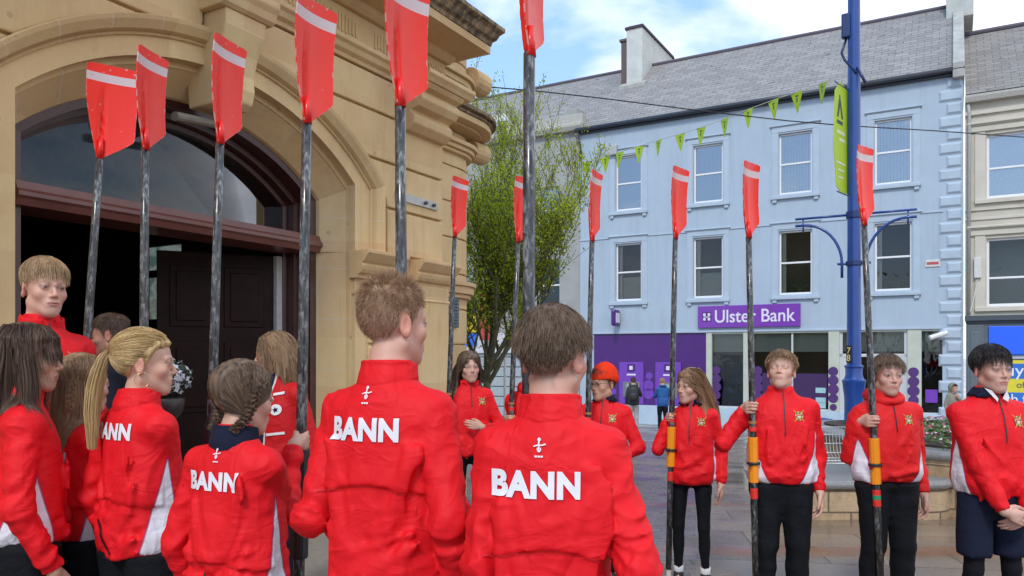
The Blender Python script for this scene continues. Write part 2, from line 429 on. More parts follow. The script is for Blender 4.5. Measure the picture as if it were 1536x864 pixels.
    # steel fixing plate on the wall
    m=MB(); m.box(5.82,6.5,-.060,-.041,3.10,3.18); m.build('fixing_plate',plain('galvanised',(.42,.42,.40),.45,Metallic=.5),TH)
    b=MB()
    for x in (6.28,6.42): b.tube([(x,-.06,3.14),(x,-.085,3.14)],.018,8)
    b.build('bolt',plain('bolt_dark',(.05,.05,.05),.4),TH)
    # steps
    m=MB(); m.box(CX-2.1,CX+1.25,-1.5,.1,-.2,.15); m.build('step',plain('step_stone',(.25,.22,.19),.6),TH,bevel=.01)
hall()

# ================================================================= windows
GLZ={}
def glass_mat(hi=False):
    if hi in GLZ: return GLZ[hi]
    t=NT('window_glass'); g=t.n('BsdfGlossy',{'Color':(.92,.95,1),'Roughness':.015,'Normal':t.bump(t.noise(t.obj(),1.6,2,.4),.35,.02)}); tr=t.n('BsdfTransparent',{'Color':(.8,.85,.86)})
    fr=t.n('Fresnel',{'IOR':1.9 if hi else 1.45}); f=t.math('ADD',fr.outputs[0],.22 if hi else .02,clamp=True)
    mx=t.n('MixShader',{0:f}); t.t.links.new(tr.outputs[0],mx.inputs[1]); t.t.links.new(g.outputs[0],mx.inputs[2])
    o=t.n('OutputMaterial'); t.t.links.new(mx.outputs[0],o.inputs[0]); GLZ[hi]=t.mat; return t.mat
UPVC=plain('white_upvc',(.78,.78,.78),.35,.04)
def sash(parent,x0,x1,z0,z1,y,fw=.06,mid=.5,blinds=None,curtain=None,back=(.05,.05,.045),trim=None,frame=UPVC):
    """a sliding sash window set in an opening whose wall face is y; returns the window part"""
    m=MB(); yy=y+.10
    m.box(x0,x0+fw,yy,yy+.08,z0,z1); m.box(x1-fw,x1,yy,yy+.08,z0,z1)
    m.box(x0+fw,x1-fw,yy,yy+.08,z1-fw,z1); m.box(x0+fw,x1-fw,yy,yy+.08,z0,z0+fw*1.2)
    zm=z0+(z1-z0)*mid; m.box(x0+fw,x1-fw,yy+.005,yy+.085,zm-.03,zm+.03)
    w=m.build('window',frame,parent,bevel=.008)
    g=MB(); g.add([(x0+fw,yy+.04,z0+fw),(x1-fw,yy+.04,z0+fw),(x1-fw,yy+.04,z1-fw),(x0+fw,yy+.04,z1-fw)],[(0,1,2,3)]); g.build('pane',glass_mat(z0>5.9),w)
    r=MB(); yb=yy+.9
    r.add([(x0-.1,yy+.09,z0-.1),(x1+.1,yy+.09,z0-.1),(x1+.1,yb,z0-.1),(x0-.1,yb,z0-.1),(x0-.1,yy+.09,z1+.1),(x1+.1,yy+.09,z1+.1),(x1+.1,yb,z1+.1),(x0-.1,yb,z1+.1)],[(0,1,2,3),(4,7,6,5),(1,5,6,2),(2,6,7,3),(3,7,4,0)])
    r.build('room',plain('room_%d'%int(back[0]*1000),back,.9),w)
    if blinds:
        b=MB(); x=x0+fw; n=0
        while x<x1-fw-.04:
            b.add([(x,yy+.14,z0+fw),(x+.075,yy+.17,z0+fw),(x+.075,yy+.17,z1-fw),(x,yy+.14,z1-fw)],[(0,1,2,3)]); x+=.095
        b.build('vertical_blind',plain('blind_'+blinds,{'grey':(.42,.44,.47),'pale':(.62,.64,.64),'dark':(.20,.23,.28)}[blinds],.8),w)
    if curtain:
        b=MB(); b.box(x0+fw,x0+fw+(x1-x0)*.13,yy+.13,yy+.16,z0+fw,z1-fw); b.build('curtain',plain('cream_curtain',(.45,.42,.34),.9),w)
        if curtain>1:
            b=MB(); b.box(x0+fw,x1-fw,yy+.2,yy+.22,z0+fw,z0+(z1-z0)*.42); b.build('net_curtain',plain('net_curtain',(.30,.30,.24),.9),w)
    return w
def facade(m, X0,X1,Z0_,Z1_, holes, y0=0,y1=.2):
    """wall sheet with rectangular holes + reveals"""
    xs=sorted({X0,X1,*[h[0] for h in holes],*[h[1] for h in holes]}); zs=sorted({Z0_,Z1_,*[h[2] for h in holes],*[h[3] for h in holes]})
    for i in range(len(xs)-1):
        for j in range(len(zs)-1):
            cx,cz=(xs[i]+xs[i+1])/2,(zs[j]+zs[j+1])/2
            if any(h[0]<cx<h[1] and h[2]<cz<h[3] for h in holes): continue
            m.add([(xs[i],y0,zs[j]),(xs[i+1],y0,zs[j]),(xs[i+1],y0,zs[j+1]),(xs[i],y0,zs[j+1])],[(0,1,2,3)])
    for a,b,c,d in holes:
        m.add([(a,y0,c),(b,y0,c),(b,y0,d),(a,y0,d),(a,y1,c),(b,y1,c),(b,y1,d),(a,y1,d)],[(0,1,5,4)[::-1],(1,2,6,5)[::-1],(2,3,7,6)[::-1],(3,0,4,7)[::-1]])
def m_slate(name,c1,c2,bw=.42,rh=.21):
    t=NT(name); v=t.obj()
    b=t.n('TexBrick',{'Vector':v,'Scale':1,'Mortar Size':.008,'Mortar Smooth':.1,'Bias':-.15,'Brick Width':bw,'Row Height':rh,'Color1':c1,'Color2':c2,'Mortar':(.05,.05,.055)})
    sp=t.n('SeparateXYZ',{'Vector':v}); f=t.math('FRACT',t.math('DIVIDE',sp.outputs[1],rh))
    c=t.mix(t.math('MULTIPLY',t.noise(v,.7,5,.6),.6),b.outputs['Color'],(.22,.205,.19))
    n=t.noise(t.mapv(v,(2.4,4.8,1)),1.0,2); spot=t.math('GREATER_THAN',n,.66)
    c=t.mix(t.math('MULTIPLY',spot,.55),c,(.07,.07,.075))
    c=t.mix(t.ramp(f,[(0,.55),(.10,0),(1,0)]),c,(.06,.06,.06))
    h=t.math('ADD',t.math('SUBTRACT',1,f),t.math('MULTIPLY',b.outputs['Fac'],-.6))
    t.bsdf(c,.75,t.bump(h,.6,.02)); return t.mat
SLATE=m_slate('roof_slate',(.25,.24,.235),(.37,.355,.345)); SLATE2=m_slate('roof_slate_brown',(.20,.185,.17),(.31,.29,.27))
def roof_plane(name,parent,mat,x0,x1,y0,z0,y1,z1,ext=.0):
    L=math.hypot(y1-y0,z1-z0); a=math.atan2(z1-z0,y1-y0)
    m=MB(); m.box(x0,x1,0,L,-.06,0); return m.build(name,mat,parent,loc=(0,y0,z0),rot=(a,0,0))

# ================================================================= bank
bankroot=Vector((26.7*.5-12.4*.8660254,26.7*.8660254+12.4*.5,0))
BK=thing('bank_building','pale blue three-storey rendered bank with a purple shopfront and grey slate roof','building',bankroot,R(-30))
def bank():
    t=NT('pale_blue_render'); v=t.obj(); c=t.ramp(t.noise(v,.8,5,.6),[(.3,(.365,.45,.535)),(.7,(.41,.495,.58))])
    st=t.noise(t.mapv(v,(3,3,.25)),1.2,4); c=t.mix(t.ramp(st,[(.50,0),(.75,.38)]),c,(.27,.32,.36)); c=t.mix(t.math('MULTIPLY',t.ramp(t.noise(v,2.2,6,.7),[(.5,0),(.7,1)]),.18),c,(.33,.37,.38))
    t.bsdf(c,.75,t.bump(t.noise(v,60,3),.12,.004)); BLUE=t.mat
    BL2=plain('pale_blue_trim',(.405,.485,.565),.6,.06,3)
    wins=[(x0,x1,z0,z1) for z0,z1 in ((3.62,5.75),(6.97,9.0)) for x0,x1 in ((1.44,2.46),(4.39,5.43),(7.3,8.35),(10.21,11.26))]
    m=MB(); facade(m,0,12.63,2.43,10.2,wins,0,.14)
    m.box(0,12.63,.14,.3,2.43,2.45)
    m.add([(0,0,-1.2),(0,9,-1.2),(0,9,10.2),(0,0,10.2)],[(0,3,2,1)]); m.add([(12.63,0,-1.2),(12.63,9,-1.2),(12.63,9,10.2),(12.63,0,10.2)],[(0,1,2,3)])
    m.add([(12.08,0,-1.2),(12.63,0,-1.2),(12.63,0,2.43),(12.08,0,2.43)],[(0,1,2,3)]); m.add([(0,0,-1.2),(.57,0,-1.2),(.57,0,2.43),(0,0,2.43)],[(0,1,2,3)])
    m.build('wall',BLUE,BK)
    for i,(a,b,c,d) in enumerate(wins):
        up=c>6
        w=sash(BK,a,b,c,d,0,blinds=('dark','dark','grey','pale')[i%4] if up else None,curtain=None if up else (2 if i<2 else 1),back=(.06,.055,.045),mid=.5)
        s=MB(); s.box(a-.25,b+.25,-.10,0,c-.16,c-.05); s.box(a-.20,a-.06,-.07,0,c-.27,c-.16); s.box(b+.06,b+.20,-.07,0,c-.27,c-.16); s.build('sill',BL2,w,bevel=.012)
        s=MB(); s.box(a-.22,a-.03,-.018,0,c-.05,d+.05); s.box(b+.03,b+.22,-.018,0,c-.05,d+.05); s.box(a-.22,b+.22,-.022,0,d+.05,d+.23)
        s.prof([(0,d+.23),(-.03,d+.23),(-.075,d+.26),(-.075,d+.29),(0,d+.31)][::-1],a-.28,b+.28); s.build('surround',BL2,w,bevel=.006)
        if not up and i in (2,3):
            pl=MB(); 
            for q in range(26):
                an=random.uniform(0,6.28); L=random.uniform(.12,.34); x=(a+b)/2+.1; 
                p0=(x,.38,c+.1); p1=(x+math.cos(an)*L*.5,.38+math.sin(an)*.1,c+.1+L*.8); p2=(x+math.cos(an)*L,.38+math.sin(an)*.12,c+.1+L*.7)
                pl.tube([p0,p1,p2],[.006,.012,.002],4)
            pl.build('window_plant',plain('houseplant',(.08,.16,.05),.6),w)
    s=MB(); s.box(0,12.1,-.03,0,5.955,6.0); s.box(0,12.1,-.05,0,2.40,2.47); s.build('string_course',BL2,BK,bevel=.008)
    # quoins at the right-hand corner
    s=MB(); z=-.75; k=0
    while z<9.9:
        w=.62 if k%2 else .42
        h=.40; cx0,cx1=12.60-w,12.60; d=.05
        s.add([(cx0,0,z+.02),(cx1,0,z+.02),(cx1,0,z+h-.02),(cx0,0,z+h-.02),(cx0+.06,-d,z+.09),(cx1-.06,-d,z+.09),(cx1-.06,-d,z+h-.09),(cx0+.06,-d,z+h-.09)],[(4,5,6,7),(0,1,5,4),(1,2,6,5),(2,3,7,6),(3,0,4,7)])
        z+=h; k+=1
    s.build('quoins',BL2,BK)
    # gutter, fascia board, roof
    s=MB(); s.prof([(0,10.02),(-.12,10.02),(-.12,10.14),(0,10.2)][::-1],-.02,12.6); s.build('fascia_board',plain('navy_fascia',(.03,.035,.05),.4),BK)
    s=MB(); s.tube([(-.1,-.20,10.16),(12.66,-.20,10.16)],.085,10); s.tube([(-.1,-.22,10.05),(.0,-.05,9.7),(.05,-.05,9.1)],.05,8); s.build('gutter',plain('dark_gutter',(.035,.04,.055),.35),BK,smooth=True)
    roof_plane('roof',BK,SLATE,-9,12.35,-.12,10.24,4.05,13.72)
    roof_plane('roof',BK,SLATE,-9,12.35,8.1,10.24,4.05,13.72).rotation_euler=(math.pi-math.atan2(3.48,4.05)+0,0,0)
    s=MB(); s.tube([(-9,4.05,13.74),(12.4,4.05,13.74)],.09,8); s.build('ridge_tiles',plain('ridge_clay',(.10,.085,.11),.7),BK)
    # party wall parapet with the right-hand chimney
    PW=plain('party_render',(.38,.38,.35),.9,.2,3,.2)
    s=MB(); s.prof([(-.28,9.9),(-.28,10.35),(4.05,13.95),(8.3,10.35),(8.3,9.9)][::-1],12.35,12.66); s.build('parapet_wall',PW,BK,bevel=.02)
    s=MB(); s.box(12.15,12.95,3.2,4.9,13.0,15.6); s.build('chimney_stack',plain('chimney_render',(.47,.49,.46),.9,.15,3),BK,bevel=.02)
    s=MB(); s.box(12.03,13.05,3.1,5.0,15.6,15.8); s.build('chimney_cap',PW,BK,bevel=.02)
    # white dormer-like chimney on the roof
    CHM=plain('white_chimney',(.55,.57,.53),.85,.12,2)
    s=MB(); s.box(.78,1.45,2.8,6.7,11.8,14.9)
    c=s.build('chimney_stack',CHM,BK,bevel=.01)
    s=MB(); s.box(.72,1.51,2.74,6.76,14.9,15.0); s.box(.8,1.4,2.9,3.3,15.0,15.08); s.build('chimney_cap',plain('chimney_cap_dark',(.07,.05,.07),.8),c,bevel=.01)
    s=MB(); s.box(.50,.78,2.9,3.5,12.0,14.5); s.box(.44,.78,2.84,3.56,14.5,14.6); s.build('flue',plain('flue_brown',(.13,.10,.09),.9),c,bevel=.01)
    s=MB(); s.prof([(2.75,12.35),(2.4,12.35),(2.4,12.5),(2.75,12.7)][::-1],.6,1.7); s.build('lead_flashing',PW,c)
    # ---- ground floor
    PUR=plain('dark_purple_panel',(.070,.012,.16),.35,.08,2); PUR2=plain('bright_purple',(.17,.05,.42),.35,.08,2); LILAC=plain('white_lettering',(.72,.68,.78),.5,.03)
    PLN=plain('plinth_pale_blue',(.45,.56,.66),.5,.08,3); OLV=plain('olive_white_frame',(.50,.53,.44),.5,.06,3)
    s=MB(); s.box(.57,12.08,-.04,.3,-1.2,-.22); s.build('plinth',PLN,BK,bevel=.01)
    s=MB(); s.box(.57,4.85,.02,.10,-.22,2.40); s.build('purple_panel',PUR,BK)
    def disc(m,x,z,r,y=-.0,n=20):
        m.prism([(x+r*math.cos(2*math.pi*k/n),z+r*math.sin(2*math.pi*k/n)) for k in range(n)],y-.006,y)
    for i,(x0,x1) in enumerate(((1.6,2.55),(3.0,3.95))):
        s=MB(); s.box(x0,x1,-.03,.02,-.2,1.35); a=s.build('cash_machine',PUR2,BK,bevel=.01)
        s=MB(); s.box(x0+.33,x0+.62,-.045,-.03,1.0,1.28); s.build('machine_badge',PUR,a,bevel=.03)
        s=MB(); s.box(x0+.41,x0+.54,-.052,-.046,1.07,1.21); s.build('badge_mark',LILAC,a)
        s=MB(); s.box(x0+.3,x0+.65,-.034,-.031,.86,.92); s.build('machine_wording',LILAC,a)
        s=MB(); s.box(x0+.15,x0+.82,-.05,-.03,.05,.62); s.build('machine_fascia',plain('machine_grey',(.18,.18,.19),.3),a,bevel=.01)
        s=MB(); s.box(x0+.3,x0+.68,-.058,-.051,.32,.56); s.build('screen',plain('machine_screen',(.30,.38,.40),.1),a)
    for x,z,r in ((1.2,1.2,.05),(1.2,.9,.05),(1.2,.55,.06),(1.1,.25,.10),(1.35,.25,.12),(2.75,.85,.13),(2.72,.5,.2),(2.72,.2,.2),(4.2,.9,.06),(4.25,.55,.26),(4.3,.15,.28),(4.6,.6,.22),(4.6,.2,.24)): s=MB(); disc(s,x,z,r,.018-.0007*len(BK.children)%3*.001); s.build('purple_dot',PUR2,BK)
    # shop windows
    IN=plain('bank_interior',(.05,.05,.045),.8); INL=plain('bank_interior_olive',(.30,.31,.24),.8)
    s=MB(); s.add([(4.8,.2,-.3),(12.1,.2,-.3),(12.1,3.2,-.3),(4.8,3.2,-.3),(4.8,.2,2.42),(12.1,.2,2.42),(12.1,3.2,2.42),(4.8,3.2,2.42)],[(0,1,2,3),(4,7,6,5),(1,5,6,2),(2,6,7,3),(3,7,4,0)]); s.build('banking_hall',IN,BK)
    s=MB(); s.box(4.9,12.0,.26,.30,1.72,2.42); s.build('bulkhead',INL,BK)
    s=MB()
    for x0,x1 in ((4.85,5.05),(6.13,6.40),(8.85,9.18),(11.13,11.52)): s.box(x0,x1,-.02,.2,-.22,2.40)
    s.box(5.05,12.08,.0,.2,2.34,2.40); s.build('shop_pilasters',OLV,BK,bevel=.01)
    s=MB()
    for x in (7.72,): s.box(x-.03,x+.03,.05,.12,-.22,2.34)
    for x0,x1 in ((5.05,6.13),(6.40,8.85),(11.52,12.08)): s.box(x0,x1,.05,.12,-.22,-.16)
    s.box(9.18,11.13,.05,.12,1.55,1.65); s.box(9.18,9.27,.05,.12,-.85,2.34); s.box(11.04,11.13,.05,.12,-.85,2.34); s.box(9.18,11.13,.05,.12,-.9,-.7)
    s.box(9.27,9.42,.06,.11,-.7,1.55); s.box(10.12,10.22,.06,.11,-.7,1.55); s.box(10.9,11.04,.06,.11,-.7,1.55)
    s.build('shopfront_frame',plain('aluminium',(.55,.57,.58),.35,.05),BK,bevel=.006)
    s=MB(); s.add([(5.05,.09,-.22),(12.08,.09,-.22),(12.08,.09,2.34),(5.05,.09,2.34)],[(0,1,2,3)]); s.build('shop_glass',glass_mat(),BK)
    for cx0 in (5.18,6.6,9.0,11.3):
        for k in range(5): s=MB(); disc(s,cx0,1.08-k*.29,(.15,.16,.17,.15,.11)[k],(-.025 if cx0 in(9.0,11.3) else .085)-.001*(k%2)); s.build('window_dot',plain('dot_purple',(.085,.03,.16),.4),BK)
    s=MB(); s.box(6.75,8.80,.070,.080,.05,1.0); s.build('window_film',plain('film_purple',(.05,.02,.09),.4),BK)
    s=MB(); s.box(7.3,7.62,.130,.140,.1,1.6); s.build('blue_poster',plain('blue_poster',(.05,.05,.55),.4),BK)
    s=MB(); s.box(11.62,11.95,.075,.082,.15,.55); s.build('purple_notice',PUR2,BK)
    for k,zz in enumerate((.62,.30,.12)): s=MB(); s.box(8.45,8.76,.066,.069,zz-.25,zz-.08); s.build('window_sticker',plain('sticker_teal',(.35,.55,.58),.4),BK)
    # sign
    s=MB(); s.box(4.58,8.0,-.10,0,2.56,3.32); sg=s.build('sign_board',plain('sign_purple',(.19,.045,.38),.3,.04,2),BK,bevel=.01)
    text('Ulster Bank','sign_lettering',LILAC,sg,.62,(5.16,-.106,2.74),2.66,off=.006)
    s=MB(); s.box(4.74,5.06,-.106,-.10,2.78,3.10); b=s.build('sign_badge',PUR,sg,bevel=.03)
    s=MB()
    for x,z in ((4.82,2.86),(4.98,2.86),(4.82,3.02),(4.98,3.02)):
        s.prism([(x-.045,z-.045),(x+.045,z-.045),(x+.045,z+.045),(x-.045,z+.045)],-.112,-.107)
    s.box(4.79,5.01,-.1125,-.1115,2.925,2.955); s.build('badge_mark',LILAC,b)
    # projecting round-cornered sign
    s=MB(); s.box(1.50,1.66,-.62,-.02,2.68,3.28); ps=s.build('projecting_sign',PUR,BK,bevel=.07)
    s=MB(); s.box(1.485,1.499,-.48,-.16,2.84,3.12); s.box(1.661,1.672,-.50,-.14,2.80,3.16); s.build('badge_mark',LILAC,ps)
    # alarm box, small plate, camera
    s=MB(); s.box(1.05,1.55,-.16,0,9.05,9.45); s.build('floodlight',plain('lamp_grey',(.40,.42,.42),.4),BK,bevel=.05)
    s=MB(); s.box(11.62,12.02,-.03,0,4.30,4.52); a=s.build('street_name_plate',plain('plate_white',(.6,.58,.58),.5),BK,bevel=.01)
    s=MB(); s.box(11.66,11.98,-.034,-.031,4.37,4.45); s.build('plate_wording',plain('plate_red',(.45,.08,.08),.5),a)
    s=MB(); s.tube([(12.0,-.02,2.15),(12.05,-.25,2.2)],.03,8); s.tube([(11.75,-.45,2.12),(12.2,-.25,2.28)],.08,10); s.build('security_camera',plain('camera_white',(.7,.7,.68),.4),BK,smooth=False)
def text(body,name,mat,parent,size,loc,width=None,off=0.0,extr=.004,rz=None,align='LEFT',matrix=None):
    cu=bpy.data.curves.new(name,'FONT'); cu.body=body; cu.size=size; cu.offset=off; cu.extrude=extr; cu.align_x=align
    tmp=bpy.data.objects.new('tmp',cu); COL.objects.link(tmp)
    dg=bpy.context.evaluated_depsgraph_get(); me=bpy.data.meshes.new_from_object(tmp.evaluated_get(dg)); 
    bpy.data.objects.remove(tmp); me.name=name
    me.materials.clear(); me.materials.append(mat)
    if width:
        xs=[v.co.x for v in me.vertices]; k=width/(max(xs)-min(xs))
        for v in me.vertices: v.co.x*=k
    o=link(bpy.data.objects.new(name,me),parent)
    if matrix is not None: o.matrix_local=matrix
    else: o.location=loc; o.rotation_euler=(R(90),0,0) if rz is None else (R(90),0,rz)
    return o
bank()

# ================================================================= neighbour on the right
def neighbour():
    NB=thing('shop_building','cream rendered building with white sash windows above a dark grey shopfront','building',bankroot,R(-30))
    CR=plain('cream_render',(.52,.48,.39),.8,.10,1.2,.15); CT=plain('cream_trim',(.56,.52,.43),.7,.08,2)
    wins=[(13.22,15.2,3.04,5.06),(13.22,15.2,6.24,8.14)]
    m=MB(); facade(m,12.67,22,2.75,9.25,[(a,b,c,d) for a,b,c,d in wins],0.0,.14); m.build('wall',CR,NB)
    for a,b,c,d in wins:
        w=sash(NB,a,b,c,d,0,fw=.07,back=(.25,.24,.2) if c<5 else (.6,.62,.6),mid=.42 if c<5 else .47)
        if c>5:
            q=MB(); q.add([(a+.07,.24,c+.07),(b-.07,.24,c+.07),(b-.07,.24,d-.07),(a+.07,.24,d-.07)],[(0,1,2,3)]); q.build('cloud_reflection_sheet',plain('cloud_reflection_white',(.8,.8,.78),.8),w)  # white sheet behind the upper pane stands in for its bright cloud reflection
        s=MB(); s.box(a-.30,a-.03,-.03,0,c-.1,d+.1); s.box(a-.42,b+.3,-.06,0,d+.1,d+.26); s.prof([(0,d+.26),(-.06,d+.26),(-.14,d+.32),(-.14,d+.37),(0,d+.4)][::-1],a-.5,b+.4); s.box(a-.3,b+.2,-.09,0,c-.14,c-.02); s.build('surround',CT,w,bevel=.01)
    s=MB(); s.box(12.67,22,-.04,0,5.62,5.70); s.box(12.67,22,-.08,0,8.75,8.86); s.box(12.67,22,-.05,0,5.9,5.93); s.build('string_course',CT,NB,bevel=.01)
    s=MB(); s.prof([(0,9.1),(-.2,9.12),(-.24,9.25),(-.24,9.32),(0,9.34)][::-1],12.67,22); s.build('eaves_gutter',plain('cream_gutter',(.42,.40,.36),.6),NB)
    roof_plane('roof',NB,SLATE2,12.68,22,-.2,9.36,4.0,12.6)
    s=MB(); s.tube([(12.6,4.0,12.65),(22,4.0,12.65)],.09,8); s.build('ridge_tiles',plain('ridge_clay',(.1,.085,.11)),NB)
    s=MB(); s.tube([(12.75,-.10,9.1),(12.78,-.08,8.8),(12.76,-.08,2.8)],.05,8); s.build('downpipe',plain('pale_pipe',(.4,.39,.36),.5),NB,smooth=True)
    s=MB(); s.box(12.90,13.08,-.12,0,3.9,4.5); s.tube([(12.99,-.05,3.9),(12.95,-.06,3.6),(12.85,-.08,3.1),(12.80,-.1,2.9)],.02,6); s.build('alarm_box',plain('alarm_white',(.6,.6,.57),.5),NB,bevel=.01)
    GR=plain('slate_grey_paint',(.115,.14,.155),.45,.08,2); 
    s=MB(); s.box(12.70,22,-.06,.3,-1.2,2.62); s.build('shopfront',GR,NB)
    s=MB(); s.box(12.66,22,-.20,0,2.62,2.78); s.box(12.68,22,-.12,0,2.55,2.62); s.build('shop_cornice',plain('dark_slate_paint',(.06,.075,.09),.5),NB,bevel=.01)
    s=MB(); s.box(12.72,13.15,-.10,-.06,-1.2,2.5); s.box(12.80,13.07,-.125,-.10,1.65,2.3); s.box(12.80,13.07,-.125,-.10,-.6,1.4); s.build('shop_pilaster',GR,NB,bevel=.012)
    s=MB(); s.box(13.27,17,-.16,-.06,1.62,2.45); s.build('fascia_sign',plain('sign_blue',(.02,.13,.95),.4,.03),NB,bevel=.01)
    s=MB(); s.box(13.25,17,-.10,-.06,1.50,1.60); s.build('blind_box',plain('pale_aluminium',(.45,.5,.55),.4),NB)
    s=MB(); s.box(13.35,17,-.075,-.06,-.3,1.46); wd=s.build('shop_poster',plain('poster_yellow',(.72,.62,.04),.4,.04),NB)
    for z0,z1 in ((.92,1.36),(.10,.52)):
        s=MB(); s.box(13.42,17,-.08,-.0755,z0,z1); s.build('poster_band',plain('poster_blue',(.03,.16,.55),.4,.04),wd)
    W=plain('poster_white',(.8,.8,.8),.5,.02)
    text('buy',"poster_wording",W,wd,.50,(13.42,-.084,1.0)); text('off',"poster_wording",plain('poster_navy',(.05,.07,.12)),wd,.26,(13.95,-.079,.66)); text('with.free',"poster_wording",W,wd,.40,(13.3,-.084,.20))
neighbour()

# ================================================================= lower buildings left of the bank, behind the tree
def leftblock():
    LB=thing('terrace_building','grey rendered building with a parapet and shuttered shop behind the tree','building',bankroot,R(-30))
    G=plain('grey_render',(.34,.345,.33),.85,.12,1.2,.1)
    m=MB(); wins=[(-4.2,-3.2,6.4,8.2),(-1.9,-.9,6.4,8.2),(-4.2,-3.2,3.4,5.3),(-1.9,-.9,3.4,5.3),(-6.6,-5.6,6.4,8.2),(-6.6,-5.6,3.4,5.3)]
    facade(m,-11,-.02,-1.2,10.35,wins,0.05,.2); m.build('wall',G,LB)
    for a in wins: sash(LB,*a,.05,back=(.05,.05,.05))
    m=MB(); m.prof([(.3,10.2),(-.15,10.2),(-.22,10.35),(-.22,10.45),(-.05,10.5),(-.05,10.85),(.3,10.85)][::-1],-11,.12); m.build('parapet',plain('parapet_grey',(.42,.41,.37),.8),LB,bevel=.02)
    m=MB(); m.box(-.55,-.15,.0,.7,10.5,11.1); m.build('chimney_stub',G,LB)
    m=MB(); m.box(-6.5,-.1,-.12,.05,1.7,2.5); m.build('shop_fascia',plain('white_fascia',(.6,.62,.64),.5),LB)
    m=MB()
    for x0,x1 in ((-6.4,-5.0),(-4.9,-3.4),(-3.3,-1.6),(-1.5,-.2)):
        z=-.85
        while z<1.6: m.box(x0,x1,-.02,.05,z,z+.36); z+=.40
    m.build('roller_shutter',plain('shutter_grey',(.36,.40,.42),.5),LB,bevel=.015)
    m=MB(); m.box(-.6,-.05,-.05,.05,-1.2,2.3); z=-1.0
    while z<2.2: m.box(-.58,-.07,-.08,-.05,z,z+.2); z+=.24
    m.build('pale_blue_pilaster',plain('pilaster_paleblue',(.48,.58,.63),.6),LB)
    m=MB(); m.box(-5.9,-4.6,-.20,-.12,2.55,3.35); m.build('yellow_sign',plain('sign_yellow',(.75,.55,.02),.5),LB)
    m=MB(); m.box(-5.9,-4.6,-.20,-.12,2.0,2.5); m.build('blue_sign',plain('sign_blue2',(.03,.16,.65),.5),LB)
    m=MB(); m.box(-4.0,-3.85,-.9,-.3,2.2,4.1); m.build('red_banner_sign',plain('sign_red',(.65,.07,.05),.5),LB)
    # skylight
    m=MB(); m.box(-4.7,-3.8,1.0,1.1,11.25,11.75); m.build('roof_light',plain('roof_light_white',(.7,.72,.72),.4),LB,rot=(0,0,0))
leftblock()

# ================================================================= world, sun, camera
def world():
    w=bpy.data.worlds.new('World'); SC.world=w; w.use_nodes=True; t=NT('w',w.node_tree)
    el,rot=R(46),R(196)
    sky=t.n('TexSky',sky_type='NISHITA',sun_disc=False,sun_elevation=el,sun_rotation=rot,altitude=50,air_density=1.0,dust_density=.6,ozone_density=1.5)
    v=t.n('TexCoord').outputs['Generated']
    sp=t.n('SeparateXYZ',{'Vector':v}); zc=t.math('ADD',sp.outputs[2],.22)
    px=t.math('DIVIDE',sp.outputs[0],zc); py=t.math('DIVIDE',sp.outputs[1],zc)
    cv=t.n('CombineXYZ',{0:px,1:py,2:0.0}).outputs[0]
    n1=t.noise(t.mapv(cv,loc=(4.3,1.7,0)),1.5,8,.55,.3)
    # cloud cover grows to the right of the view
    bias=t.math('MULTIPLY',t.math('ADD',t.math('MULTIPLY',px,1.6),-.15,clamp=True),.22)
    fac=t.ramp(t.math('ADD',n1,bias),[(.52,0),(.68,1)])
    shade=t.ramp(t.noise(t.mapv(cv,loc=(1,7,0)),3.0,6,.6),[(.3,(6.3,6.8,7.8)),(.7,(9.2,9.4,9.8))])
    c=t.mix(fac,t.mix(.45,sky.outputs[0],(3.8,6.4,10.5)),shade)
    bg=t.n('Background',{'Color':c,'Strength':.13}); o=t.n('OutputWorld'); t.t.links.new(bg.outputs[0],o.inputs[0])
    L=bpy.data.lights.new('sun','SUN'); L.energy=1.5; L.angle=R(11); L.color=(1,.95,.88)
    s=bpy.data.objects.new('sun',L); link(s)
    # direction towards the sun
    az=rot; d=Vector((math.sin(az)*math.cos(el),math.cos(az)*math.cos(el),math.sin(el)))
    s.rotation_euler=d.to_track_quat('Z','Y').to_euler(); s.location=(0,-5,20)
world()
cam=bpy.data.cameras.new('camera'); camo=bpy.data.objects.new('camera',cam); link(camo)
cam.sensor_width=36; cam.lens=36*F/1536; cam.shift_y=(HY-432)/1536; cam.clip_end=2000; cam.clip_start=.05
camo.location=(0,0,CH); camo.rotation_euler=(R(90),0,0); SC.camera=camo
SC.render.engine='CYCLES'
SC.view_settings.view_transform='Standard'; SC.view_settings.look='None'; SC.view_settings.exposure=.40; SC.view_settings.gamma=1
SC.cycles.use_denoising=True; SC.cycles.max_bounces=6; SC.cycles.diffuse_bounces=3; SC.cycles.transparent_max_bounces=12
# ================================================================= people
_rng=np.random.RandomState(3)
_perm=_rng.permutation(256); _perm=np.concatenate([_perm,_perm]).astype(np.int32)
_grad=_rng.normal(size=(256,3)); _grad/=np.linalg.norm(_grad,axis=1)[:,None]; _grad=_grad.astype(np.float32)
def perlin(P):
    P=np.asarray(P,np.float32); i=np.floor(P).astype(np.int32); f=P-i; i&=255
    u=f*f*f*(f*(f*6-15)+10); out=0
    for dx in (0,1):
        wx=u[...,0] if dx else 1-u[...,0]
        for dy in (0,1):
            wy=u[...,1] if dy else 1-u[...,1]
            for dz in (0,1):
                wz=u[...,2] if dz else 1-u[...,2]
                h=_perm[_perm[_perm[(i[...,0]+dx)&255]+((i[...,1]+dy)&255)]+((i[...,2]+dz)&255)]
                g=_grad[h]; out=out+wx*wy*wz*((f[...,0]-dx)*g[...,0]+(f[...,1]-dy)*g[...,1]+(f[...,2]-dz)*g[...,2])
    return out
A=lambda *v: np.array(v,np.float32)
def norm(v): v=np.asarray(v,np.float32); return v/(np.linalg.norm(v)+1e-9)
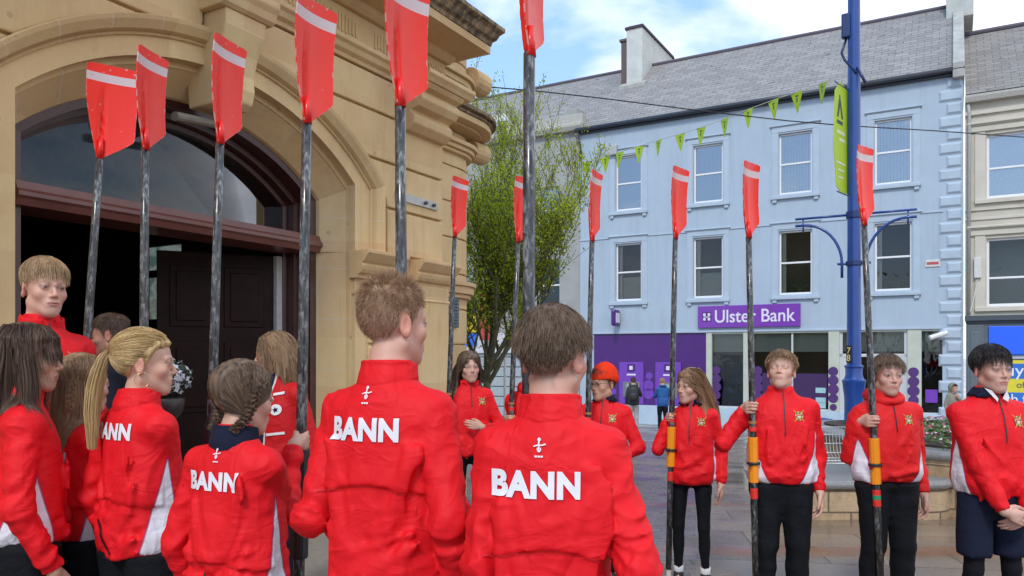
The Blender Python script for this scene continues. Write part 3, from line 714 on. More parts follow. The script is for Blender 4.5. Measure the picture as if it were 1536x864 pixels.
def smin(a,b,k):
    h=np.clip(.5+.5*(b-a)/k,0,1); return b*(1-h)+a*h-k*h*(1-h)
def smax(a,b,k): return -smin(-a,-b,k)
def ell(P,c,r):
    q=(P-A(*c)); r=A(*r); k0=np.sqrt(((q/r)**2).sum(-1)); k1=np.sqrt(((q/(r*r))**2).sum(-1)); return k0*(k0-1)/(k1+1e-6)
def cap(P,a,b,r1,r2=None):
    a=A(*a);b=A(*b); r2=r1 if r2 is None else r2
    ba=b-a; t=np.clip(((P-a)@ba)/(ba@ba+1e-9),0,1); d=P-a-t[...,None]*ba
    return np.sqrt((d*d).sum(-1))-(r1+(r2-r1)*t)
def sph(P,c,r): return np.sqrt(((P-A(*c))**2).sum(-1))-r
def surface(fn,lo,hi,h):
    """surface nets on a narrow band; returns verts, quads"""
    lo=np.array(lo,float)+np.array([.00131,.00173,.00117]); hi=np.array(hi,float)
    cs=4; n=np.ceil((hi-lo)/(h*cs)).astype(int)*cs+1
    nc=(n-1)//cs+1
    gc=np.stack(np.meshgrid(*[lo[k]+np.arange(nc[k])*h*cs for k in range(3)],indexing='ij'),-1).astype(np.float32)
    dc=fn(gc.reshape(-1,3)).reshape(nc)
    V=np.repeat(np.repeat(np.repeat(dc,cs,0),cs,1),cs,2)
    off=cs//2
    V=V[off:off+n[0],off:off+n[1],off:off+n[2]]
    if V.shape!=tuple(n):
        V=np.pad(V,[(0,n[k]-V.shape[k]) for k in range(3)],mode='edge')
    V=V.astype(np.float32).copy()
    near=np.abs(V)<h*cs*2.0
    idx=np.argwhere(near)
    P=(lo+idx*h).astype(np.float32)
    vals=np.concatenate([fn(P[i:i+200000]) for i in range(0,len(P),200000)]) if len(P) else np.zeros(0)
    V[near]=vals
    ins=V<0
    c0=n-1
    acc=np.zeros((*c0,3),np.float32); cnt=np.zeros(c0,np.float32)
    for ax in range(3):
        o=[a for a in range(3) if a!=ax]
        for i in (0,1):
            for j in (0,1):
                s0=[slice(0,c0[k]) for k in range(3)]; s1=list(s0)
                s0[o[0]]=slice(i,i+c0[o[0]]); s0[o[1]]=slice(j,j+c0[o[1]])
                s1=list(s0); s1[ax]=slice(1,1+c0[ax])
                a=V[tuple(s0)]; b=V[tuple(s1)]; m=(a<0)!=(b<0)
                t=np.where(m,a/(a-b+1e-12),0)
                acc[...,ax]+=np.where(m,t,0); acc[...,o[0]]+=np.where(m,i,0); acc[...,o[1]]+=np.where(m,j,0); cnt+=m
    used=cnt>0; vid=-np.ones(c0,np.int64); cells=np.argwhere(used); vid[used]=np.arange(len(cells))
    verts=lo+(cells+acc[used]/cnt[used][:,None])*h
    quads=[]
    for ax in range(3):
        o=[(ax+1)%3,(ax+2)%3]
        s0=[slice(0,n[k]) for k in range(3)]; s0[ax]=slice(0,n[ax]-1); s1=list(s0); s1[ax]=slice(1,n[ax])
        a=ins[tuple(s0)]; b=ins[tuple(s1)]
        e=np.argwhere(a!=b); e=e[(e[:,o[0]]>0)&(e[:,o[1]]>0)&(e[:,o[0]]<n[o[0]]-1)&(e[:,o[1]]<n[o[1]]-1)]
        if not len(e): continue
        fl=a[tuple(e.T)]
        def g(d0,d1):
            q=e.copy(); q[:,o[0]]-=d0; q[:,o[1]]-=d1; return vid[tuple(q.T)]
        q=np.stack([g(1,1),g(0,1),g(0,0),g(1,0)],1)
        q[~fl]=q[~fl][:,::-1]
        quads.append(q)
    quads=np.concatenate(quads) if quads else np.zeros((0,4),int)
    return verts.astype(np.float32),quads
def mesh_np(name,verts,faces,mats,parent=None,smooth=True,mi=None,attrs=None,colors=None):
    me=bpy.data.meshes.new(name); k=faces.shape[1]
    me.vertices.add(len(verts)); me.vertices.foreach_set('co',np.asarray(verts,np.float32).ravel())
    me.loops.add(faces.size); me.loops.foreach_set('vertex_index',faces.ravel().astype(np.int32))
    me.polygons.add(len(faces)); me.polygons.foreach_set('loop_start',(np.arange(len(faces))*k).astype(np.int32))
    if smooth: me.polygons.foreach_set('use_smooth',np.ones(len(faces),bool))
    if not isinstance(mats,(list,tuple)): mats=[mats]
    for m in mats: me.materials.append(m)
    if mi is not None: me.polygons.foreach_set('material_index',mi.astype(np.int32))
    for an,av in (attrs or {}).items():
        at_=me.attributes.new(an,'FLOAT','POINT'); at_.data.foreach_set('value',np.asarray(av,np.float32))
    for an,av in (colors or {}).items():
        at_=me.attributes.new(an,'FLOAT_COLOR','POINT'); c=np.ones((len(verts),4),np.float32); c[:,:3]=av; at_.data.foreach_set('color',c.ravel())
    me.update(calc_edges=True); me.validate()
    return link(bpy.data.objects.new(name,me),parent)

# ---------------------------------------------------------------- materials
def m_skin():
    t=NT('skin'); a=t.n('Attribute',attribute_name='tint').outputs['Color']; v=t.obj()
    c=t.mix(t.math('MULTIPLY',t.noise(v,45,3),.16),a,(.30,.10,.07))
    t.bsdf(c,.5,t.bump(t.noise(v,420,2),.10,.001),Subsurface_Weight=.06,Subsurface_Radius=(1,.35,.2),Subsurface_Scale=.008,Specular_IOR_Level=.4)
    return t.mat
SKIN=m_skin()
def m_jacket(name,red,panel=(.72,.70,.76),ec=(.30,.01,.10),ew=.0035):
    t=NT(name); v=t.obj(); p=t.n('Attribute',attribute_name='panel').outputs['Fac']
    f=t.math('GREATER_THAN',p,0)
    edge=t.math('LESS_THAN',t.math('ABSOLUTE',p),ew)
    c=t.mix(t.math('MULTIPLY',t.noise(v,9,4),.25),red,tuple(x*.72 for x in red))
    c=t.mix(f,c,panel); c=t.mix(t.math('MULTIPLY',edge,.7 if ew<.004 else .95),c,ec)
    n1=t.math('ABSOLUTE',t.math('SUBTRACT',t.noise(t.mapv(v,(1,1,.5)),8,2,.45,.8),.5)); n2=t.math('ABSOLUTE',t.math('SUBTRACT',t.noise(t.mapv(v,(.6,.6,1),rot=(.4,.6,0)),13,2,.5,.6),.5))
    h=t.math('ADD',t.math('MULTIPLY',n1,-1.6),t.math('MULTIPLY',n2,-.8))
    t.bsdf(c,.66,t.bump(h,.55,.028),Specular_IOR_Level=.3); return t.mat
RED=m_jacket('red_jacket_cloth',(.74,.005,.012)); RED2=m_jacket('red_hoodie_cloth',(.68,.010,.012))
def m_cloth(name,col,rough=.85,bs=25,b=.5):
    t=NT(name); v=t.obj(); c=t.mix(t.math('MULTIPLY',t.noise(v,12,4),.5),col,tuple(x*.6 for x in col))
    t.bsdf(c,rough,t.bump(t.math('ADD',t.noise(v,bs,5,.6,.5),t.math('MULTIPLY',t.noise(v,700,1),.05)),b,.015),Specular_IOR_Level=.2); return t.mat
BLACK=m_cloth('black_trouser_cloth',(.006,.007,.010),.8); NAVY=m_cloth('navy_cloth',(.010,.014,.035)); WHITEC=m_cloth('white_cloth',(.7,.7,.72)); 
ZIP=plain('black_zip',(.012,.012,.016),.4); PRINT=plain('white_print',(.74,.73,.77),.5,.03,8); DRED=plain('red_piping',(.62,.006,.01),.5,.05)
EYEW=plain('eye_white',(.55,.52,.50),.25,.02); IRIS=plain('iris_dark',(.05,.03,.02),.15)
def m_hair(name,c1,c2):
    t=NT(name); a=t.n('Attribute',attribute_name='shade').outputs['Fac']
    c=t.ramp(a,[(0,c1),(1,c2)]); t.bsdf(c,.5,None,Specular_IOR_Level=.3); return t.mat
HAIRS={'dark':m_hair('dark_brown_hair',(.03,.018,.013),(.17,.105,.075)),
 'brown':m_hair('brown_hair',(.05,.03,.02),(.25,.17,.115)),
 'mid':m_hair('mid_brown_hair',(.12,.07,.035),(.44,.29,.17)),
 'black':m_hair('soft_black_hair',(.009,.007,.008),(.045,.037,.036)),
 'blond':m_hair('blond_hair',(.30,.18,.07),(.78,.57,.28)),
 'ginger':m_hair('light_brown_hair',(.13,.065,.032),(.42,.26,.15)),
 'sand':m_hair('sandy_hair',(.22,.13,.06),(.60,.42,.24))}
HC={'dark':(.035,.024,.020),'brown':(.09,.058,.04),'mid':(.15,.095,.06),'black':(.03,.024,.023),'blond':(.45,.31,.16),'ginger':(.28,.17,.10),'sand':(.34,.21,.11)}

# ---------------------------------------------------------------- frames
def rotm(yaw=0,pitch=0,roll=0):
    # head frame -> body frame; yaw turns about z, pitch looks up (+), roll tilts
    return np.array(Matrix.Rotation(R(yaw),3,'Z')@Matrix.Rotation(R(-pitch),3,'X')@Matrix.Rotation(R(roll),3,'Y'),np.float32)

def head_sdf(P,fem=False,thin=1.0,nose=1.0,full=0):
    """P in head frame (metres, unit head .228 high), eyes at z=0, facing -y"""
    jw=.93 if fem else 1.0
    cr=ell(P,(0,.020,.030),(.0745,.094,.088))
    cr=smin(cr,ell(P,(0,-.012,.035),(.066,.072,.066)),.02)
    fc=ell(P,(0,-.026,-.045),(.056*jw*thin,.060,.070))
    d=smin(cr,fc,.03)
    d=smin(d,sph(P,(0,-.066,-.098),.019*jw),.03)
    for s in (-1,1):
        d=smin(d,cap(P,(s*.050*jw*thin,.006,-.060),(s*.012,-.064,-.098),.017,.015),.025)
        d=smin(d,sph(P,(s*.043*thin,-.056,-.028),.017+full),.03)
        d=smin(d,cap(P,(s*.014,-.083,.021),(s*.043,-.070,.017),.008,.007),.014)
    # eye sockets
        d=smax(d,-ell(P,(s*.032,-.101,.000),(.019,.017,.012)),.012)
    # eyelids
        d=smin(d,ell(P,(s*.0315,-.0735,.001),(.0155,.0145,.0135)),.004)
    # nose
    n=cap(P,(0,-.083,.006),(0,-.102*nose,-.030),.0065,.0088)
    n=smin(n,ell(P,(0,-.101*nose,-.032),(.0095,.0085,.008)),.006)
    for s in (-1,1): n=smin(n,ell(P,(s*.0115,-.091,-.036),(.0072,.010,.0065)),.007)
    n=smin(n,cap(P,(0,-.088,.012),(0,-.080,.022),.008,.009),.01)
    d=smin(d,n,.009)
    # mouth
    d=smin(d,ell(P,(0,-.080,-.066),(.026,.016,.019)),.018)
    d=smin(d,ell(P,(0,-.0925,-.0605),(.020,.005,.0040)),.004)
    d=smin(d,ell(P,(0,-.0915,-.0705),(.0165,.0055,.0048)),.004)
    d=smax(d,-ell(P,(0,-.0985,-.0655),(.022,.008,.0014)),.003)
    d=smax(d,-ell(P,(0,-.098,-.0815),(.016,.006,.004)),.008)
    # ears
    for s in (-1,1):
        Q=P-A(s*.0755,.016,-.012); a=R(14); 
        Q=np.stack([Q[...,0]*math.cos(s*.42)+Q[...,1]*math.sin(s*.42),-Q[...,0]*math.sin(s*.42)+Q[...,1]*math.cos(s*.42),Q[...,2]],-1)
        e=ell(Q,(0,.004,.002),(.0075,.0175,.0305)); e=smin(e,ell(Q,(0,.0,-.020),(.006,.010,.014)),.008)
        e=smax(e,-ell(Q,(s*.008,.002,.004),(.0065,.0105,.0195)),.004)
        d=smin(d,e,.006)
    return d

def ik(S,W,l1,l2,pole):
    S=np.array(S,float);W=np.array(W,float); v=W-S; D=np.linalg.norm(v); mx=(l1+l2)*.998
    if D>mx: W=S+v/D*mx; v=W-S; D=mx
    a=(l1*l1-l2*l2+D*D)/(2*D); h=math.sqrt(max(l1*l1-a*a,0)); u=v/D; p=np.array(pole,float); p-=u*(p@u); p/=np.linalg.norm(p)+1e-9
    return S+u*a+p*h, W
def hand_chains(pose,W,f,n,l,s):
    """list of capsule chains in body frame: (points, radii)"""
    f=norm(f); l=np.asarray(l,float)-np.dot(l,f)*f; l=norm(l); n=np.asarray(n,float); n=norm(n-np.dot(n,f)*f-np.dot(n,l)*l)
    W=np.array(W,float)
    def pt(a,b,c): return W+s*(f*a+n*b+l*c)
    ch=[]
    off=(.030,.0105,-.010,-.029); ln=(.95,1.06,1.0,.80); kx=(.086,.090,.087,.080)
    if pose=='grip': ang=(28,100,172)
    elif pose=='relax': ang=(14,38,58)
    elif pose=='flat': ang=(6,14,22)
    elif pose=='clasp': ang=(18,42,66)
    for i in range(4):
        x,y=kx[i],.0; pts=[pt(x-.03,y,off[i]*.9),pt(x,y,off[i])]
        for k,L in enumerate((.040,.026,.021)):
            a=R(ang[k]+(i*6 if pose=='relax' else 0)); x+=L*ln[i]*math.cos(a); y+=L*ln[i]*math.sin(a); pts.append(pt(x,y,off[i]*(1.0-.04*k)))
        ch.append((pts,[.010*s,.0098*s,.0088*s,.0080*s,.0068*s]))
    if pose=='grip': tp=[(.018,.004,.026),(.048,.020,.040),(.076,.047,.038),(.096,.060,.026)]
    else: tp=[(.018,.004,.026),(.046,.014,.044),(.076,.022,.050),(.100,.028,.048)]
    ch.append(([pt(*q) for q in tp],[.014*s,.0125*s,.0105*s,.0085*s]))
    palm=[((.004,.0,.0),(.086,.0,.024),.021,.0135),((.004,.0,-.0),(.084,.0,.008),.021,.0135),((.004,.0,0),(.082,.0,-.010),.021,.013),((.004,.0,0),(.076,.0,-.026),.020,.012)]
    pl=[(pt(*a),pt(*b),r1*s,r2*s) for a,b,r1,r2 in palm]
    return ch,pl

TOR={ # z, half width, half depth, y centre    (height 1.75)
 'm':[(.80,.176,.128,.01),(.84,.190,.140,.01),(.92,.194,.143,.01),(1.05,.186,.136,.01),(1.20,.184,.130,.012),(1.29,.182,.124,.016),(1.35,.172,.114,.022),(1.395,.145,.100,.026),(1.43,.108,.086,.028),(1.46,.080,.074,.026),(1.50,.066,.064,.022),(1.54,.060,.060,.018)],
 'f':[(.80,.172,.130,.01),(.84,.184,.140,.01),(.92,.186,.142,.01),(1.05,.172,.128,.01),(1.20,.168,.122,.008),(1.29,.166,.116,.014),(1.35,.154,.104,.020),(1.395,.128,.090,.026),(1.43,.094,.078,.028),(1.46,.072,.068,.026),(1.50,.062,.060,.022),(1.54,.056,.056,.018)]}
def person(sp):
    H=sp['H']; s=H/1.75; fem=sp.get('fem',False); Yd=sp['Y']; near=Yd<4; res=max(.0042,min(.018,Yd*.0023))
    hs=s**.35*sp.get('hs',1.03)          # head scale
    jres=res*1.35
    root=thing('person',sp['label'],'person',sp['loc'],R(sp['face']),sp.get('group'))
    def S(v): return np.array(v,float)*s
    lean=sp.get('lean',(0,0))
    # head frame
    hy,hp,hr=sp.get('head',(0,0,0)); HM=rotm(hy,hp,hr)
    neck0=S((0,.030,1.46)); neckp=np.array([0,.012*s,H-.225*hs-.005])      # atlas
    HCn=neckp+HM@(np.array([0,-.012,.098])*hs)                             # head centre (eye level)
    toh=lambda P:((P-HCn.astype(np.float32))@HM)/hs                        # body -> head frame
    # arms
    sw=(.148 if fem else .162)*s*sp.get('wide',1.0)
    arms={}
    for side,sg in (('R',-1),('L',1)):
        a=sp['arms'][side]; Sh=np.array([sg*sw,.028*s,1.362*s])
        if a[0]=='hang':
            W=np.array([sg*(.232+(a[1] if len(a)>1 else 0))*s,(-.02+(a[2] if len(a)>2 else 0))*s,.835*s]); pose='relax'; f=(sg*.03,-.12,-1); n=(-sg,.15,0); l=(0,-1,0); pole=(sg*.4,1,-.1)
        elif a[0]=='grip':      # a[1] = world point on the oar, a[2] oar axis
            O=Vector(a[1])-Vector(sp['loc']); O=np.array(Matrix.Rotation(-R(sp['face']),3,'Z')@O)
            fd=a[3] if len(a)>3 else (0,-1,.12); fd=norm(fd); n=np.array(a[4] if len(a)>4 else (-sg*1.,0.,0.))
            ax=np.array((0,0,1.)); n=norm(n-np.dot(n,fd)*fd); 
            W=O-s*(.086*fd+.030*n); f=fd; l=ax; pose='grip'; pole=sp.get('pole',(sg*.10,.30,-1))
        elif a[0]=='at': W=S(a[1]); f,n,l=a[2]; pose=a[3]; pole=a[4] if len(a)>4 else (sg*.8,.4,-.6)
        f=norm(f)
        El,W2=ik(Sh,W,.30*s,.262*s,pole)
        arms[side]=dict(S=Sh,E=El,W=W2,f=f,n=n,l=l,pose=pose,sg=sg)
    Z1=1.75
    tz=TOR['f' if fem else 'm']; zz=np.array([t[0] for t in tz])*s
    if sp.get('hem'):                     # hem height given in metres above the feet
        k0=sp['hem']; zz=np.where(zz<1.05*s,k0+(zz-.80*s)*(1.05*s-k0)/(.25*s),zz)
    bw=sp.get('wide',1.0); wa=np.array([t[1] for t in tz])*s*bw; wb=np.array([t[2] for t in tz])*s*sp.get('deep',1.0); wc=np.array([t[3] for t in tz])*s
    zhem=zz[0]; seed=sp.get('seed',1)*7.31
    def torso(P):
        z=P[...,2]; a=np.interp(z,zz,wa); b=np.interp(z,zz,wb); c=np.interp(z,zz,wc)
        x=np.abs(P[...,0])/a; y=np.abs(P[...,1]-c)/b; q=(x**2.35+y**2.35)**(1/2.35)
        g=np.sqrt((x/a)**2+(y/b)**2)+1e-4; d=(q-1)*np.minimum(q/g,np.maximum(a,b)*1.0)*.9
        return np.maximum(d,zhem-z),z
    def sleeve(P,ar,r0,r1,r2,end=.0):
        S_,E,W=ar['S'],ar['E'],ar['W']; u=(W-E)/np.linalg.norm(W-E); We=W-u*end
        d=cap(P,S_,E,r0,r1); return smin(d,cap(P,E,We,r1*1.0,r2),.02)
    fold=sp.get('fold',1.0)
    ztop=1.50*s
    fr_=np.random.RandomState(int(sp.get('seed',1)*17)+3); folds=[]
    for sg in (-1,1):
        for by,n_ in ((.13,9),(-.12,6)):
            for i in range(n_):       # folds fanning down from the shoulder blade and armpit
                x0=sg*fr_.uniform(.10,.165)*s; z0=fr_.uniform(1.18,1.36)*s; x1=sg*fr_.uniform(.0,.17)*s; z1=z0-fr_.uniform(.14,.34)*s
                folds.append(((x0,by*s,z0),(x1,by*s*1.05,z1),fr_.choice([.015,-.014,.012]),fr_.uniform(.009,.017)))
        for i in range(8):            # slack cloth above the hem
            x0=sg*fr_.uniform(.08,.19)*s; z0=fr_.uniform(.90,1.08)*s; x1=x0-sg*fr_.uniform(.08,.18)*s
            folds.append(((x0,.13*s*fr_.choice([-1,1]),z0),(x1,.14*s*fr_.choice([-1,1]),z0-fr_.uniform(.0,.10)*s),fr_.choice([.017,-.015]),fr_.uniform(.011,.020)))
    def jacket(P):
        d,z=torso(P)
        d=smin(d,np.minimum(cap(P,(-sw*.95,.03*s,1.366*s),(0,.03*s,1.425*s),.044*s,.05*s),cap(P,(sw*.95,.03*s,1.366*s),(0,.03*s,1.425*s),.046*s,.05*s)),.04*s)
        w=P+.05*perlin(P*5+seed)[...,None]
        F1=np.abs(perlin(w*A(7.5,7.5,2.3)/s+seed)); F2=np.abs(perlin((w+A(0,0,.5)*w[...,:1])*A(4,4,9)/s+seed+9))
        lowz=np.clip((1.30*s-z)/(.45*s),0,1)
        d=d+fold*s*(.026*(F1-.2)*(.6+.9*lowz)+.020*(F2-.2)*(.3+lowz))
        Pw=P+.018*perlin(P*7+seed+3)[...,None]
        for a_,b_,am,wd in folds:
            d=d-am*s*fold*np.exp(-(np.maximum(cap(Pw,a_,b_,0.0),0)/(wd*s))**2)
        # blouson gather just above the hem
        t=(z-zhem)/(.06*s); d=d+fold*.010*s*np.exp(-(t*t)*1.2)*(1+1.2*perlin(P*A(38,38,2)/s+seed))
        if sp.get('yoke'):
            zy=(sp['yoke']+.014*np.cos(P[...,0]/(.2*s)*3.1))*s
            st=np.clip((z-zy)/(.006*s),0,1)*(P[...,1]>.03*s)*np.clip((zy+.18*s-z)/(.16*s),0,1)
            d=d-.010*s*st
        sd=None
        for side in 'RL':
            ar=arms[side]; bend=ar['pose']!='relax'
            dd=sleeve(P,ar,.057*s,.050*s if not fem else .046*s,.039*s,.012*s)
            E=ar['E'].astype(np.float32); u1=norm(ar['W']-ar['E']); u0=norm(ar['E']-ar['S'])
            al=(P-E)@u1; al0=(P-E)@u0
            rel=P-E
            ph=perlin(rel*6+seed*2); 
            rg=np.abs(perlin(np.stack([al*20/s+ph*1.6,rel[...,0]*7/s+3,rel[...,1]*7/s+seed],-1)))
            el=np.exp(-((np.linalg.norm(rel,axis=-1)/(.12*s))**2)); wr=np.clip((al-.10*s)/(.12*s),0,1)
            rg2=np.abs(perlin(np.stack([al0*11/s+ph,rel[...,0]*6/s,rel[...,1]*6/s+seed+4],-1)))
            dd=dd+fold*s*(.026*(rg-.2)*(.5+1.0*el*(1.2 if bend else .8)+.9*wr)+.022*(rg2-.22)*np.clip(((P-ar['S'].astype(np.float32))@u0)/(.10*s),.15,1))
            tq=(al-(np.linalg.norm(ar['W']-ar['E'])-.012*s))/(.02*s)
            dd=dd+.007*s*np.exp(-(tq+.0)**2)
            dd=np.maximum(dd,al-(np.linalg.norm(ar['W']-ar['E'])-.004*s)) if True else dd
            sd=dd if sd is None else np.minimum(sd,dd)
        # armpit crease: little blending so a fold line stays where the sleeve meets the body
        k=(.012+.045*np.clip((P[...,2]-1.27*s)/(.10*s),0,1))*s
        d=smin(d,sd,k)
        return d
    lim=[arms[k][j] for k in 'RL' for j in 'SEW']
    lo=np.min(lim+[S((-.27,-.20,0))*[1,1,0]+[0,0,zhem]],0)-.10*s; hi=np.max(lim+[S((.27,.20,1.52))],0)+.10*s
    lo[2]=min(lo[2],zhem-.03*s); 
    jv,jf=surface(lambda P:np.maximum(jacket(P),P[...,2]-1.515*s),lo,hi,jres)
    # white side panels, kept as a signed distance so the edge stays crisp
    dT,_=torso(jv); sdm=np.minimum(*[sleeve(jv,arms[k],.060*s,.054*s,.042*s) for k in 'RL'])
    ang=np.arctan2(-(jv[:,1]-.01*s),np.abs(jv[:,0])+1e-5); tt=np.clip((1.26*s-jv[:,2])/(1.26*s-zhem),-1,1.2)
    pf,pb=sp.get('panel',(.55,.55))
    pan=np.minimum(np.minimum(pf*tt-ang,ang+pb*tt)*.16*s, (1.26*s-jv[:,2]))
    pan=np.minimum(pan,(sdm-dT)*1.2+.004)
    pan=np.where(jv[:,2]<zhem+.012*s,-.02,pan)
    if sp.get('nopanel'): pan[:]=-1
    if sp.get('blazer'):
        zt_=np.clip((1.43*s-jv[:,2])/(.5*s),0,1.3); w_=np.interp(zt_,[0,.12,.2,.24,.45,.8,1.3],[.05,.045,.075,.065,.04,.035,.11])*s
        pan=np.where((jv[:,1]<0),w_-np.abs(jv[:,0]+.01),-.05); pan=np.minimum(pan,.05)
        bz_=jv[:,2]-(zhem+.02*s); pan=np.where(bz_<.0,np.minimum(-.001,bz_),pan)
    jm=sp.get('mat',RED)
    jk=mesh_np(sp.get('top_name','jacket'),jv,jf,jm,root,attrs={'panel':pan})
    bv=BVHTree.FromPolygons(jv.tolist(),jf.tolist()) if (sp.get('back') or sp.get('front') or sp.get('badge')) else None
    # ------- collar
    col=sp.get('collar','red')
    cmat={'red':jm,'navy':NAVY,'white':WHITEC,'hood':jm}.get(col,jm)
    def crings(P):
        z=P[...,2]; hgt=.050*s if col!='hood' else .03*s
        z0=1.452*s; 
        tt_=np.clip((z-z0)/(hgt),0,1)
        cy=.030*s-.012*s*tt_; front=(P[...,1]<-.0*s)
        rr=np.sqrt((P[...,0]/1.06)**2+(P[...,1]-cy)**2)
        R0=.076*s-.006*s*tt_+.006*s*perlin(P*14+seed)+.004*s*np.abs(perlin(P*30+seed))
        top=z0+hgt+.010*s*np.clip(P[...,1]/(.05*s),-1,1)+.006*s*perlin(P*18+seed+2)
        d=np.maximum(np.abs(rr-R0)-.0055*s,np.maximum(z-top,(z0-.03*s)-z))
        if sp.get('open',True):        # gap at the throat
            d=np.maximum(d,-(np.maximum(np.abs(P[...,0])-(.010*s+.35*np.clip(z-z0,0,1)),P[...,1]+.0)))
        return d
    if col in('red','navy','white') and not sp.get('nocollar'):
        cv,cf=surface(crings,S((-.12,-.10,1.40)),S((.12,.15,1.55)),jres*.7)
        co=mesh_np('collar',cv,cf,cmat,jk,attrs={'panel':-np.ones(len(cv))})
    if col=='navy' and not sp.get('back'):
        def leaf(P):
            z=P[...,2]; z0=1.452*s; rr=np.sqrt((P[...,0]/1.04)**2+(P[...,1]-.026*s)**2)
            q=np.stack([rr,z-z0],-1); a=np.array([.070*s,.050*s]); b=np.array([.100*s,.006*s])
            ba=b-a; t_=np.clip(((q-a)@ba)/(ba@ba),0,1); dd=np.linalg.norm(q-a-t_[...,None]*ba,axis=-1)-.006*s+.003*s*perlin(P*22+seed)
            gap=np.abs(P[...,0])-(.012*s+.9*np.clip((z0+.05*s)-z,0,1)); return np.maximum(dd,-np.maximum(gap,P[...,1]+.0))
        cv,cf=surface(leaf,S((-.15,-.13,1.41)),S((.15,.18,1.55)),jres*.8); mesh_np('collar_leaf',cv,cf,cmat,co)
        if sp.get('shirt'):
            m=MB()
            for sg in (-1,1): m.add([tuple(S(q)) for q in ((sg*.012,-.074,1.448),(sg*.040,-.060,1.492),(sg*.062,-.030,1.505),(sg*.048,-.075,1.462),(sg*.030,-.092,1.432))],[(0,1,2,3,4)])
            m.build('shirt_collar',WHITEC,root)
    if col=='hood':
        def hd(P):
            a=np.arctan2(P[...,0],-(P[...,1]-.03*s)); 
            r=np.sqrt(P[...,0]**2+(P[...,1]-.04*s)**2); zc=(1.462+.024*np.cos(a)*-1)*s
            tr=np.sqrt((r-.098*s)**2+((P[...,2]-zc)*.9)**2)-(.026*s+.012*s*np.clip(-np.cos(a),0,1))+.008*s*perlin(P*16+seed)
            return tr
        cv,cf=surface(hd,S((-.17,-.13,1.40)),S((.17,.22,1.58)),jres)
        mesh_np('hood',cv,cf,jm,jk,attrs={'panel':-np.ones(len(cv))})
    # ------- legs
    legs=sp.get('legs','trousers'); lw={'trousers':1.22,'leggings':.80,'shorts':.80}[legs]
    st=sp.get('stance',.0)
    hipz=.92*s; J={}
    for sg in (-1,1):
        J[sg]=[S((sg*.088,.012,.92)),S((sg*(.098+st*.4),-.012,.50)),S((sg*(.105+st),.03,.085))]
    def legf(P,wl):
        d=ell(P,(0,.015*s,.93*s),(.165*s*(.95+.05*wl),.115*s,.13*s))
        for sg in (-1,1):
            a,b,c=J[sg]; l=cap(P,a,b,.088*s*wl+.006,.060*s*wl); l=smin(l,cap(P,b,c,.058*s*wl,(.040 if wl<.9 else .052)*s*wl),.02*s)
            l=smin(l,ell(P,(b+c)/2*1.0+np.array([0,.012*s,.07*s]),(.05*s*wl,.055*s*wl,.12*s)),.03*s)
            d=smin(d,l,.02*s)
        amp=.024 if wl>.9 else .005
        d=d+.03*np.clip((P[...,2]-zhem)/(.03*s),0,1)
        return d+amp*s*(np.abs(perlin(P*A(9,9,5)/s+seed))-.2)+ (amp*.7*s*(np.abs(perlin(P*A(6,6,17)/s+seed+5))-.2))
    ft=.10*s; cut=.06*s if legs=='trousers' else .12*s
    lv,lf=surface(lambda P:np.maximum(np.maximum(legf(P,lw),cut-P[...,2]),P[...,2]-max(1.0*s,zhem+.05)),S((-.26,-.16,.03)),S((.26,.19,1.1)),max(jres*1.3,.011))
    mesh_np('trousers' if legs=='trousers' else 'leggings',lv,lf,BLACK if sp.get('legmat') is None else sp['legmat'],root)
    if legs=='shorts':
        def sh(P):
            d=ell(P,(0,.015*s,.90*s),(.17*s,.125*s,.13*s))
            for sg in (-1,1):
                a,b,c=J[sg]; d=smin(d,cap(P,a,a+(b-a)*.75,.086*s,.089*s),.010*s)
            d=np.maximum(d,.575*s-P[...,2]); return d+.014*s*(np.abs(perlin(P*A(9,9,6)/s+seed+3))-.2)
        sv,sf=surface(sh,S((-.27,-.19,.52)),S((.27,.20,1.05)),jres)
        mesh_np('shorts',sv,sf,NAVY,root)
    # shoes (and socks)
    shoem=sp.get('shoe') or plain('dark_trainer',(.03,.03,.035),.5)
    for sg in (-1,1):
        c=J[sg][2]
        def shf(P):
            d=cap(P,(c[0],c[1]+.03*s,.045*s),(c[0]+sg*.012*s,c[1]-.14*s,.034*s),.043*s,.036*s); d=smin(d,cap(P,(c[0],c[1]+.01*s,.05*s),(c[0],c[1],.115*s),.042*s,.040*s),.03*s)
            return np.maximum(d,-P[...,2]+.002)
        v_,f_=surface(shf,(c[0]-.08,c[1]-.24*s,-.01),(c[0]+.08,c[1]+.12,.17*s),.012)
        mesh_np('shoe',v_,f_,shoem,root)
        if legs!='trousers':
            m=MB(); m.tube([(c[0],c[1]+.005,.09*s),(c[0],c[1],.135*s),(c[0],c[1]-.002,.175*s)],[.040*s,.038*s,.040*s],14); m.build('sock',WHITEC,root,smooth=True)
    # ------- body (one mesh): head, neck, torso core, arms, hands, legs
    skin=np.array(sp.get('skin',(.58,.34,.235)),np.float32); hairc=np.array(HC[sp['hair']],np.float32)
    VV=[];FF=[];TT=[];n0=0
    def addm(v,f,t):
        nonlocal n0
        VV.append(v); FF.append(f+n0); TT.append(t); n0+=len(v)
    def headfn(P):
        d=head_sdf(toh(P),fem,sp.get('thin',1.0),sp.get('nose',1.0),sp.get('full',0))*hs
        nk=cap(P,neckp+HM@np.array([0,.006,.005])*hs,S((0,.034,1.43)),(.050 if fem else .057)*s**.5,(.056 if fem else .066)*s)
        d=smin(d,nk,.028)
        return d
    lo=np.minimum(HCn-.16*hs,S((-.10,-.08,1.40))); hi=np.maximum(HCn+.16*hs,S((.10,.12,1.5)))
    hv,hf=surface(headfn,lo,hi,max(.0032,res*.62))
